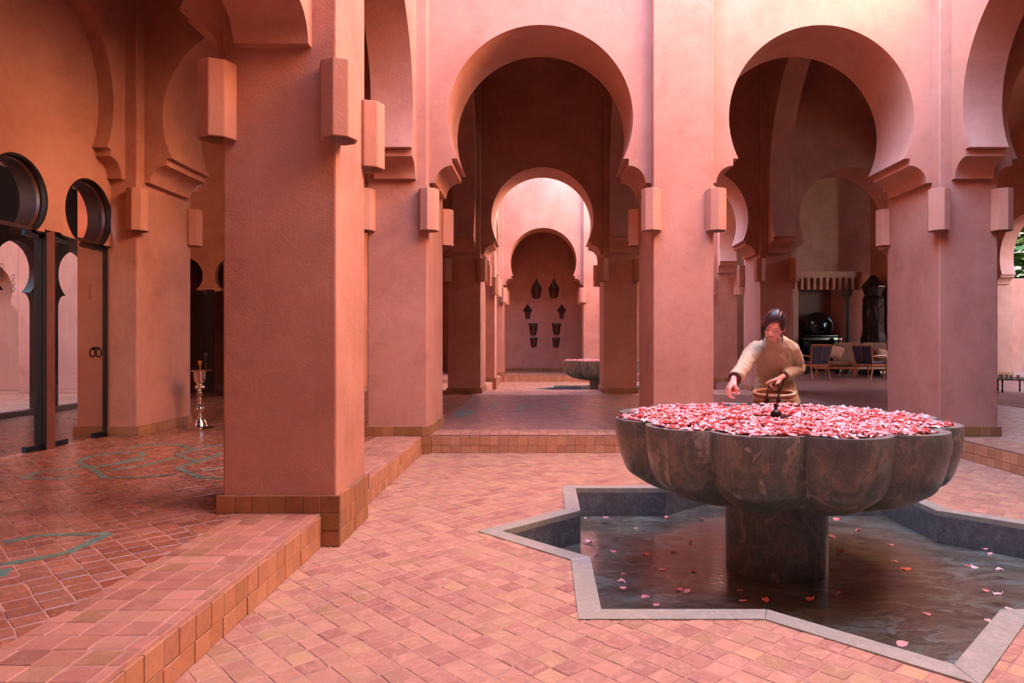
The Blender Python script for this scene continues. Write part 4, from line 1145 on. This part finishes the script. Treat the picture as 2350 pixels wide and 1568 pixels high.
cushion(9.32, 18.86, .82, -20, 8, .15, 'tan cushion behind the sideways armchair on the brown sofa')
# silver candlestick by the hearth, tea table and glasses at the right edge
cs = empty('candlestick', (8.86, 20.45, STEP)); tag(cs, 'tall silver candlestick between the fireplace and the sofa', 'candlestick')
b = MB(); b.lathe([(.14,0),(.14,.02),(.05,.05),(.03,.12),(.05,.2),(.03,.3),(.045,.42),(.03,.55),(.045,.68),(.03,.8),(.05,.9),(.03,.97),(.07,1.02),(.06,1.1),(.0,1.1)], (0,0,0), 20); b.build('stem', M['silver'], cs, smooth=True)
tt = empty('tea_table', (9.12, 13.35, STEP)); tag(tt, 'low dark tray table with thin legs at the right edge of the picture', 'table')
b = MB(); b.lathe([(.0,.235),(.38,.235),(.40,.24),(.40,.265),(.385,.265),(.38,.25),(0,.25)], (0,0,0), 32); b.build('tray', M['green_column'], tt, smooth=True)
for k in range(4):
    a = 2*pi*k/4+.4; b = MB(); b.lathe([(.012,0),(.018,.03),(.010,.06),(.016,.12),(.010,.16),(.018,.2),(.018,.236)], (.26*cos(a), .26*sin(a), 0), 8); b.build('leg', M['bronze'], tt, smooth=True)
for k, (dx, dy) in enumerate(((-.25,-.1),(-.18,.05),(-.08,-.12),(-.02,.1),(.1,-.05))):
    b = MB(); b.lathe([(.022,0),(.028,.08),(.026,.08),(.020,.006),(0,.006)], (0,0,0), 12); o = b.build('tea_glass', M['glass'], smooth=True, fix=False)
    o.location = (9.12+dx, 13.35+dy, STEP+.25); tag(o, 'small clear tea glass on the low tray table at the right edge', 'glass', 'tea glasses on the low tray table')
# garden beyond the east arcade and greenery beyond the second court
def hedge(x, y, z, sx, sy, sz, label, n=500, leaf=0.12):
    b = MB(); rr = random.Random(int(x*10))
    for i in range(n):
        c = Vector((x+rr.uniform(-sx, sx), y+rr.uniform(-sy, sy), z+rr.uniform(0, sz))); s = leaf
        m_ = Matrix.Rotation(rr.uniform(0, 6.28), 3, 'Z') @ Matrix.Rotation(rr.uniform(-1, 1), 3, 'X')
        b.add([c+m_ @ Vector(v) for v in ((-s,0,0),(0,-s*.4,0.01),(s,0,0),(0,s*.4,0.01))], [(0,1,2,3)], rr.random())
    o = b.build('hedge', M['garden'], fix=False); tag(o, label, 'hedge', kind='stuff')
hedge(17, 24.5, 1.5, 3.5, .8, 4.5, 'blue-green garden foliage seen through the right edge arch', 4200, 0.3)
hedge(6.9, 20.6, STEP, .35, .4, 2.3, 'sliver of green plant between two pillars behind the fountain woman', 500)

# ================================================================== THE WOMAN AND HER BASKET
def skinmat():
    m, n, b = newmat('skin'); p = pos(n)
    c = ramp(n, noise(n, p, 30, 4, 0.6), [(0.3, lin((206,158,136))), (0.7, lin((220,174,152)))])
    n.links.new(c, b.inputs['Base Color']); b.inputs['Roughness'].default_value = 0.5
    b.inputs['Subsurface Weight'].default_value = 0.12; b.inputs['Subsurface Radius'].default_value = (0.01, 0.004, 0.002); b.inputs['Subsurface Scale'].default_value = 1.0
    return m
M['skin'] = skinmat()
M['linen'] = simple('beige_cotton', (174,162,130), 0.75, 0, 0.05, 60, 0.12)
M['linen_trim'] = simple('brown_trim', (84,52,44), 0.7, 0, 0.1, 40, 0.1)
M['trouser'] = simple('dark_trousers', (60,50,46), 0.8, 0, 0.1, 40, 0.1)
M['shoe'] = simple('black_shoe', (20,18,18), 0.4)
def hairmat():
    m, n, b = newmat('dark_hair'); p = pos(n, (60, 60, 6))
    ns = noise(n, p, 3, 4, 0.6); n.links.new(ramp(n, ns, [(0.3, lin((26,16,18))), (0.7, lin((52,34,34)))]), b.inputs['Base Color'])
    b.inputs['Roughness'].default_value = 0.35; bump(n, b, ns, 0.35, 0.003); return m
M['hair'] = hairmat()
M['lip'] = simple('lip', (196,84,78), 0.4, 0, 0.05); M['lash'] = simple('lash', (30,18,16), 0.6); M['teeth'] = simple('teeth', (240,232,224), 0.3, 0, 0.02)
M['straw'] = simple('straw', (206,160,108), 0.7, 0, 0.28, 90, 0.5); M['straw_light'] = simple('pale_straw', (228,196,160), 0.7, 0, 0.22, 90, 0.5); M['straw_dark'] = simple('brown_straw', (164,104,66), 0.7, 0, 0.25, 90, 0.5)
M['leather'] = simple('brown_leather', (66,34,28), 0.35, 0, 0.2, 30, 0.1)

def remeshed(b, name, mat, parent, voxel, smooth=6, inflate=0.0):
    me = bpy.data.meshes.new('tmp'); me.from_pydata(b.v, [], b.f)
    bm = bmesh.new(); bm.from_mesh(me); bmesh.ops.recalc_face_normals(bm, faces=bm.faces); bm.to_mesh(me); bm.free()
    o = bpy.data.objects.new('tmp', me); COL.objects.link(o)
    r = o.modifiers.new('r', 'REMESH'); r.mode = 'VOXEL'; r.voxel_size = voxel; r.use_smooth_shade = True
    s = o.modifiers.new('s', 'SMOOTH'); s.factor = 0.5; s.iterations = smooth
    dg = bpy.context.evaluated_depsgraph_get(); new = bpy.data.meshes.new_from_object(o.evaluated_get(dg))
    bpy.data.objects.remove(o); new.name = name; new.materials.clear(); new.materials.append(mat)
    new.polygons.foreach_set('use_smooth', [True]*len(new.polygons))
    q = bpy.data.objects.new(name, new); COL.objects.link(q)
    if parent: q.parent = parent
    return q
def ball(b, c, r, n=10, sc=(1,1,1)):
    vs = []; fs = []
    for i in range(n+1):
        t = pi*i/n
        for k in range(2*n):
            a = 2*pi*k/(2*n); vs.append((c[0]+r*sc[0]*sin(t)*cos(a), c[1]+r*sc[1]*sin(t)*sin(a), c[2]+r*sc[2]*cos(t)))
    for i in range(n):
        for k in range(2*n): fs.append((i*2*n+k, i*2*n+(k+1) % (2*n), (i+1)*2*n+(k+1) % (2*n), (i+1)*2*n+k))
    b.add(vs, fs)
def limb(b, pts, rad, n=14):
    # rounded chain with interpolated points
    P = []; Rr = []
    for i in range(len(pts)-1):
        for t in (0, 0.34, 0.67):
            P.append(Vector(pts[i]).lerp(Vector(pts[i+1]), t)); Rr.append(rad[i]+(rad[i+1]-rad[i])*t)
    P.append(Vector(pts[-1])); Rr.append(rad[-1])
    b.tube(P, Rr, n)
    for p, r in zip(pts, rad): ball(b, p, r*0.99, 7)

woman = empty('person', (1.86, 5.62, 0.0))
tag(woman, 'dark-haired person in beige jacket leaning over the fountain, dropping petals, basket in hand', 'person')
wi = Matrix.Translation((-1.86, -5.62, 0.0))
def reloc(b): b.v = [tuple(wi @ Vector(v)) for v in b.v]; return b

# --- head
HC = Vector((1.714, 5.10, 1.278))
HM = Matrix.Translation(HC) @ Matrix.Rotation(radians(-25), 4, 'Z') @ Matrix.Rotation(radians(13), 4, 'Y') @ Matrix.Rotation(radians(27), 4, 'X')
BUMPS = [(0,.004,.008,.022,.010),(0,-.024,.0115,.011,.020),(.011,-.028,.007,.006,.007),(-.011,-.028,.007,.006,.007),
         (.030,.008,.015,.011,-.011),(-.030,.008,.015,.011,-.011),(.030,.006,.011,.007,.007),(-.030,.006,.011,.007,.007),
         (0,-.049,.021,.005,.006),(0,-.061,.016,.006,.006),(0,-.090,.016,.013,.009),(.036,-.028,.020,.018,.005),(-.036,-.028,.020,.018,.005),(.027,.027,.02,.006,.004),(-.027,.027,.02,.006,.004)]
def headpt(d):
    """unit direction -> head surface point, local frame (face toward -y)"""
    x, y, z = d.x*.073, d.y*.094, d.z*.112
    if z < 0:
        k = (-z/.112); x *= 1-.30*k**1.7; 
        if y > 0: y *= 1-.45*k
        else: y *= 1-.08*k
    if y < 0: y *= 0.92+0.08*abs(d.x)
    if y < 0:
        w = min(1.0, -y/.05)
        for bx, bz, sx, sz, am in BUMPS: y -= w*am*math.exp(-((x-bx)/sx)**2/2-((z-bz)/sz)**2/2)
    return Vector((x, y, z))
def surf(x, z, off=0.0):
    best = None
    k = (-z/.112) if z < 0 else 0
    xx = x/(.073*(1-.30*k**1.7) if z < 0 else .073); zz = z/.112
    yy = -sqrt(max(0.0, 1-xx*xx-zz*zz)); p = headpt(Vector((xx, yy, zz))); return Vector((x, p.y-off, z))
def sph(fn, n=40):
    vs = []; fs = []
    for i in range(n+1):
        t = pi*i/n
        for k in range(2*n):
            a = 2*pi*k/(2*n); vs.append(fn(Vector((sin(t)*cos(a), sin(t)*sin(a), cos(t)))))
    for i in range(n):
        for k in range(2*n): fs.append((i*2*n+k, i*2*n+(k+1) % (2*n), (i+1)*2*n+(k+1) % (2*n), (i+1)*2*n+k))
    return vs, fs
body = MB()
vs, fs = sph(headpt, 56); body.add([HM @ v for v in vs], fs)
for sx in (-1, 1):   # ears
    eb = MB(); ball(eb, (0,0,0), 1.0, 8)
    body.add([HM @ Vector((sx*(.076+v[0]*.007), .008+v[1]*.016-.004*v[2], -.006+v[2]*.029)) for v in eb.v], eb.f)
NB = Vector((1.765, 5.235, 1.165))
limb(body, [HM @ Vector((0, .028, -.055)), HM @ Vector((0, .030, -.10)), NB], [.046, .042, .044])
limb(body, [NB, (1.775,5.30,1.115), (1.80,5.37,1.05), (1.835,5.46,.975), (1.85,5.53,.93), (1.86,5.60,.85)], [.044,.058,.075,.075,.08,.10])
limb(body, [(1.625,5.275,1.10), (1.78,5.29,1.125), (1.925,5.30,1.10)], [.040,.045,.040])
for sx in (-1, 1):   # legs
    x0 = 1.875+sx*.068
    limb(body, [(x0,5.60,.84), (x0+sx*.005,5.59,.62), (x0+sx*.01,5.585,.46), (x0+sx*.012,5.62,.28), (x0+sx*.012,5.655,.09)], [.078,.072,.055,.052,.034])
    limb(body, [(x0+sx*.012,5.66,.05), (x0+sx*.02,5.61,.035), (x0+sx*.03,5.54,.028)], [.036,.034,.026])
# right arm (viewer's left) reaching out
RS, RE, RW = Vector((1.615,5.275,1.105)), Vector((1.462,4.99,.995)), Vector((1.326,4.80,.895))
limb(body, [RS, RS.lerp(RE, .5), RE, RE.lerp(RW, .35), RW], [.042,.038,.034,.034,.0215])
LS, LE, LW = Vector((1.935,5.30,1.10)), Vector((2.008,5.41,.955)), Vector((1.812,5.215,.892))
limb(body, [LS, LS.lerp(LE, .5), LE, LE.lerp(LW, .35), LW], [.042,.038,.034,.034,.0215])
# right hand: hangs from the wrist, fingers curled round petals, palm toward +x
for i, dy in enumerate((-.031, -.011, .010, .029)):
    L = (1.0, 1.08, 1.02, .84)[i]; r = (.0095, .010, .0095, .0085)[i]
    K = Vector((1.284, 4.772+dy, .838+(.003 if i in (1,2) else -.002)))
    P1_ = K+Vector((-.004, -.004+dy*.1, -.037*L)); P2_ = P1_+Vector((.012, 0, -.022*L)); P3_ = P2_+Vector((.021*L, .001, -.006))
    limb(body, [RW+Vector((0, dy*.45, -.004)), K, P1_, P2_, P3_], [.017, r*1.25, r, r*.9, r*.75], 10)
limb(body, [RW+Vector((.004,-.014,-.008)), (1.322,4.742,.855), (1.332,4.738,.822), (1.330,4.744,.795)], [.016,.0125,.0105,.008], 10)
# left hand: palm over the basket handles, index pointing left, others curled
LK = [(1.742,5.150,.876), (1.738,5.168,.872), (1.742,5.186,.868), (1.750,5.203,.864)]
FG = [[(1.704,5.142,.868),(1.682,5.140,.856),(1.668,5.140,.848)],
      [(1.708,5.152,.852),(1.700,5.150,.833),(1.716,5.150,.822)],
      [(1.712,5.176,.846),(1.706,5.174,.826),(1.722,5.172,.815)],
      [(1.722,5.196,.842),(1.718,5.194,.824),(1.732,5.192,.815)]]
for K, fg, r in zip(LK, FG, (.0095,.010,.0095,.0085)):
    limb(body, [LW+Vector((-.004, (K[1]-5.176)*.45, 0)), K]+fg, [.017, r*1.3, r, r*.9, r*.75], 10)
limb(body, [LW+Vector((-.008,-.012,-.004)), (1.782,5.172,.868), (1.758,5.140,.852), (1.738,5.128,.846)], [.016,.0125,.0105,.008], 10)
reloc(body); remeshed(body, 'body', M['skin'], woman, 0.0042, 3)

# face details
def face_tube(pts, rad, name, mat, off=0.001, label=None):
    b = MB(); P = [HM @ surf(x, z, off) for x, z in pts]; b.tube(P, rad, 6); reloc(b); o = b.build(name, mat, woman, smooth=True)
    return o
for sx in (-1, 1):
    face_tube([(sx*.016,.002),(sx*.024,-.002),(sx*.032,-.003),(sx*.040,-.001),(sx*.046,.004)], [.0008,.0015,.0018,.0016,.0008], 'eyelashes', M['lash'], 0.0012)
    face_tube([(sx*.018,.009),(sx*.026,.0125),(sx*.034,.0125),(sx*.044,.007)], [.0004,.0008,.0008,.0004], 'eyelid_crease', M['lash'], 0.0)
    face_tube([(sx*.013,.022),(sx*.024,.027),(sx*.036,.028),(sx*.048,.021)], [.0014,.0022,.002,.0008], 'eyebrow', M['hair'], 0.0005)
face_tube([(-.027,-.0465),(-.014,-.049),(-.005,-.0465),(0,-.048),(.005,-.0465),(.014,-.049),(.027,-.0465)], [.0008,.0028,.0032,.0028,.0032,.0028,.0008], 'upper_lip', M['lip'], 0.0)
face_tube([(-.026,-.0475),(-.016,-.057),(0,-.061),(.016,-.057),(.026,-.0475)], [.0008,.003,.004,.003,.0008], 'lower_lip', M['lip'], 0.0)
face_tube([(-.018,-.051),(0,-.0545),(.018,-.051)], [.0012,.0026,.0012], 'teeth', M['teeth'], 0.0)

# hair: shell over the skull, swept from a side parting, with loose side locks and a low knot
def hairpt(d):
    p = headpt(d); z, x, y = d.z, d.x, d.y
    hairline = 0.60-0.55*(x-.25)**2 - (0.95 if x > .0 else 1.25)*max(0, abs(x)-.45)
    f = 0.0
    if y < -0.05: f = z-hairline
    elif y < 0.22: f = max(z-hairline+ (y+0.05)*2.6, z-0.15+ (y)*1.2)
    else: f = z+0.62
    f -= .9*math.exp(-((z+.02)/.30)**2-((y-.10)/.26)**2)*(1 if x > .5 else 0)
    k = max(0.0, min(1.0, f/0.12+0.5)); k = k*k*(3-2*k)
    vol = 1.17+0.06*max(0, z)
    part = 1-0.035*math.exp(-((x-.32)/.05)**2)*(1 if z > .3 else 0)
    q = Vector((p.x*vol, max(p.y, -.094)*(vol if y < 0 else 1.22), p.z*vol))*part
    return p*0.90*(1-k)+q*k
b = MB(); vs, fs = sph(hairpt, 52); b.add([HM @ v for v in vs], fs); reloc(b); hair = b.build('hair', M['hair'], woman, smooth=True, angle=180)
b = MB(); ball(b, (0,0,0), 1.0, 12); b.v = [tuple(wi @ HM @ Vector((v[0]*.042, .108+v[1]*.036, -.028+v[2]*.038))) for v in b.v]; b.build('hair_knot', M['hair'], woman, smooth=True, angle=180)
for off, L in ((-.070, .055), (-.067, .085), (-.064, .04)):
    b = MB(); pts = [HM @ Vector((off*.9, -.052, .045)), HM @ Vector((off*1.10, -.050, .0)), HM @ Vector((off*1.10, -.045, -.04))]
    e = pts[-1]; pts += [e+Vector((.004, -.004, -L*.5)), e+Vector((.010, -.004, -L))]
    b.tube(pts, [.008,.009,.008,.006,.0015], 8); reloc(b); b.build('hair_lock', M['hair'], woman, smooth=True)
b = MB(); e = HM @ Vector((.062, -.02, -.03)); b.tube([e, e+Vector((.004,-.01,-.05)), e+Vector((.002,-.014,-.08)), e+Vector((.006,-.014,-.10))], [.004,.003,.002,.0008], 6); reloc(b); b.build('hair_lock', M['hair'], woman, smooth=True)

# jacket
rings = [((1.872,5.50,.665), .186,.150, 0.0), ((1.868,5.505,.72), .176,.145, 0.05), ((1.862,5.52,.80), .160,.132, .2), ((1.856,5.525,.86), .148,.122, .5), ((1.848,5.50,.925), .138,.112, .8),
         ((1.834,5.445,.985), .143,.112, 1), ((1.812,5.385,1.04), .156,.122, 1), ((1.790,5.325,1.09), .165,.108, 1), ((1.776,5.285,1.125), .152,.088, 1), ((1.766,5.255,1.155), .110,.070, 1), ((1.757,5.232,1.178), .074,.062, 1), ((1.750,5.212,1.198), .062,.058, 1)]
jb = MB(); N = 40; vs = []; fs = []
for i, (c, hw, hd, k) in enumerate(rings):
    a = Vector(rings[max(0, i-1)][0]); e = Vector(rings[min(len(rings)-1, i+1)][0]); s = (e-a).normalized()
    s = Vector((0,0,1)).lerp(s, k).normalized()
    u = Vector((1,0,0)); u = (u-s*u.dot(s)).normalized(); w = s.cross(u)
    for q in range(N):
        t = 2*pi*q/N; fr = sin(t)
        bust = 0.0
        if i in (5,6) and fr < 0: bust = .020*(math.exp(-((cos(t)-.5)/.3)**2)+math.exp(-((cos(t)+.5)/.3)**2))
        fold = 1+ (0.03*sin(t*7+1)*(1-i/4) if i < 4 else 0)
        vs.append(Vector(c)+u*hw*cos(t)*fold+w*(hd*fold+bust)*fr)
for i in range(len(rings)-1):
    for q in range(N): fs.append((i*N+q, i*N+(q+1) % N, (i+1)*N+(q+1) % N, (i+1)*N+q))
fs.append(tuple(reversed(range(N)))); fs.append(tuple(range((len(rings)-1)*N, len(rings)*N)))
jb.add(vs, fs)
def sleeve(b, pts, rad, folds=((.3,.003),)):
    P = []; Rr = []; M_ = 9
    for i in range(len(pts)-1):
        for k in range(M_):
            t = k/M_; P.append(Vector(pts[i]).lerp(Vector(pts[i+1]), t)); Rr.append((rad[i]+(rad[i+1]-rad[i])*t)*(1+.045*sin((i*M_+k)*1.75)*(0.3+abs(sin((i*M_+k)*.31)))))
    P.append(Vector(pts[-1])); Rr.append(rad[-1]); b.tube(P, Rr, 20)
    ball(b, pts[0], rad[0], 10)
sleeve(jb, [RS+Vector((.02,.0,.0)), RS.lerp(RE,.5)+Vector((0,0,.004)), RE, RE.lerp(RW,.45)+Vector((0,0,-.004)), RE.lerp(RW,.86)+Vector((.004,0,-.006))], [.064,.056,.051,.050,.050])
sleeve(jb, [LS+Vector((-.02,0,0)), LS.lerp(LE,.5), LE, LE.lerp(LW,.45), LE.lerp(LW,.86)], [.062,.054,.050,.045,.037])
ball(jb, tuple(LE), .054, 10); ball(jb, tuple(RE), .052, 10)
reloc(jb); jacket = remeshed(jb, 'jacket', M['linen'], woman, 0.0065, 4)
from mathutils import noise as mno
_n = len(jacket.data.vertices); _co = [0.0]*(3*_n); jacket.data.vertices.foreach_get('co', _co); _nr = [Vector(v.normal) for v in jacket.data.vertices]
for i in range(_n):
    c = Vector(_co[3*i:3*i+3]); q = c*10
    s1 = mno.noise(Vector((q.x*1.3+q.z*1.8, q.y*1.3, q.z*0.5-q.x*.9))); s2 = mno.noise(q*2.6)
    sl = 1.0 if abs(c.x-.0) > .13 or c.y < -.35 else 0.45
    c += _nr[i]*(0.0085*(1-abs(s1)*3.0)*0.6*sl+0.0022*s2)
    _co[3*i:3*i+3] = c
jacket.data.vertices.foreach_set('co', _co); jacket.data.update()
def cuff(a, c, r, name):
    d = (Vector(c)-Vector(a)).normalized(); b = MB(); P = [Vector(a)+d*t for t in (.010, .014, .017)]
    b.tube(P, [r*.96, r*.98, r*.93], 24); reloc(b); o = b.build(name, M['linen_trim'], woman, smooth=True); return o  # brown trim; its closed end disc imitates the dark inside of the sleeve
cuff(RE.lerp(RW,.86)+Vector((.004,0,-.006)), RW, .051, 'cuff_trim_dark_end'); cuff(LE.lerp(LW,.86), LW, .037, 'cuff_trim_dark_end')
# collar and placket
b = MB(); n = 28; cN = Vector((1.750,5.212,1.194)); s = Vector((-.12,-.62,.60)).normalized(); u = (Vector((1,0,0))-s*s.x).normalized(); w = s.cross(u)
vs = []; fs = []
for lv in range(3):
    for q in range(n+1):
        t = radians(-78)+radians(336)*q/n; rr = (.066, .064, .062)[lv]
        vs.append(cN+s*(lv*.017)+u*rr*cos(t)+w*rr*.95*sin(t))
for lv in range(2):
    for q in range(n): a = lv*(n+1)+q; fs.append((a, a+1, a+n+2, a+n+1))
b.add(vs, fs); reloc(b); col_ = b.build('collar', M['linen'], woman, smooth=True, fix=False); sm = col_.modifiers.new('solid', 'SOLIDIFY'); sm.thickness = .004
b = MB(); P = []
for i, (c, hw, hd, k) in enumerate(rings[:-2]):
    a = Vector(rings[max(0, i-1)][0]); e = Vector(rings[min(len(rings)-1, i+1)][0]); s = Vector((0,0,1)).lerp((e-a).normalized(), k).normalized()
    u = Vector((1,0,0)); u = (u-s*u.dot(s)).normalized(); w = s.cross(u); t = radians(-88); P.append((Vector(c)+u*hw*cos(t)+w*(hd+.002)*sin(t), w))
vs = []; fs = []
for p, w in P: vs += [p+Vector((-.013,0,0)), p+Vector((.013,0,0)), p+Vector((.013,0,0))-w*.004, p+Vector((-.013,0,0))-w*.004]
for i in range(len(P)-1):
    for q in range(4): fs.append((i*4+q, i*4+(q+1) % 4, (i+1)*4+(q+1) % 4, (i+1)*4+q))
b.add(vs, fs); reloc(b); b.build('placket', M['linen'], woman, smooth=True, angle=30)
b = MB()
for sx in (-1, 1):
    x0 = 1.875+sx*.068
    limb(b, [(x0,5.60,.84), (x0+sx*.005,5.59,.62), (x0+sx*.01,5.585,.46), (x0+sx*.012,5.62,.28), (x0+sx*.012,5.655,.10)], [.080,.080,.072,.068,.064])
reloc(b); remeshed(b, 'trousers', M['trouser'], woman, 0.009, 3)
for sx in (-1, 1):
    b = MB(); x0 = 1.86+sx*.097; limb(b, [(x0,5.665,.043), (x0+sx*.008,5.61,.043), (x0+sx*.018,5.54,.036)], [.042,.042,.035]); reloc(b)
    b.v = [(x, y, max(0.004, z)) for x, y, z in b.v]; b.build('shoe', M['shoe'], woman, smooth=True)
# petals in her hand
for k in range(7):
    vs, fs = petal_shape(rp, .044); b = MB()
    mt = Matrix.Translation((1.322+rp.uniform(-.012,.014), 4.765+rp.uniform(-.022,.016), .800+k*.006)) @ Matrix.Rotation(rp.uniform(0,6.28), 4, 'Z') @ Matrix.Rotation(rp.uniform(.2,1.2), 4, 'X')
    b.add([mt @ Vector(v) for v in vs], fs, 0.46); o = b.build('rose_petal', M['petal'], smooth=True, angle=180, fix=False)
    tag(o, 'coral petal held in the reaching hand above the fountain', 'petal', 'petals in the reaching hand')

# basket
bc = Vector((1.768, 5.285, .625)); bk = empty('basket', bc); bk.rotation_euler[0] = radians(11); tag(bk, 'oval woven straw basket with dark leather handles hanging from the left hand', 'basket')
BH = .148; rows_ = 9
def bell(t, k): return (.134+.020*t)*1.0*cos(k), (.080+.016*t)*sin(k)
for i in range(rows_):
    t = i/(rows_-1); pts = []; rr = []
    for q in range(144):
        k = 2*pi*q/144; x, y = bell(t, k); wob = .0025*sin(k*30+(i % 2)*pi); f = 1+wob/.12
        pts.append((x*f, y*f, t*BH+.0024*sin(k*30+(i % 2)*pi)+(.008*abs(cos(k)) if i > rows_-3 else 0)*0))
    b = MB(); b.tube(pts, .0105, 6, close=True)
    b.build('woven_row', (M['straw_light'] if i in (rows_-1, rows_-3, 3, 1) else (M['straw_dark'] if i in (rows_-2, 4) else M['straw'])), bk, smooth=True)
b = MB(); b.prism([bell(0, 2*pi*q/48) for q in range(48)], -.008, .006); b.build('base', M['straw'], bk)
for (ax, ay, cx_, cy_, pk, th) in ((-.088, -.098, -.004, -.110, (-.036,-.085,.262), .0068), (-.002, .104, .072, .096, (.036,-.030,.272), .0055)):
    A = Vector((ax, ay, .125)); C = Vector((cx_, cy_, .125)); K = Vector(pk); pts = []
    for q in range(25):
        t = pi*q/24; m_ = (A+C)/2; e = (C-A)/2
        base = m_-e*cos(t); pts.append(base+(K-m_)*(sin(t)**.75 if sin(t) > 0 else 0))
    b = MB(); b.tube(pts, th, 8); b.build('handle', M['leather'], bk, smooth=True)
    for E in (A, C):
        b = MB()
        for q in range(6):
            a = 2*pi*q/6; ball(b, (E.x+.010*cos(a), E.y+(-.004 if ay < 0 else .004), E.z-.010+.014*sin(a)), .0085, 5)
        b.tube([E, E+Vector((0,0,-.05))], [.008,.006], 6); b.build('knot', M['leather'], bk, smooth=True)
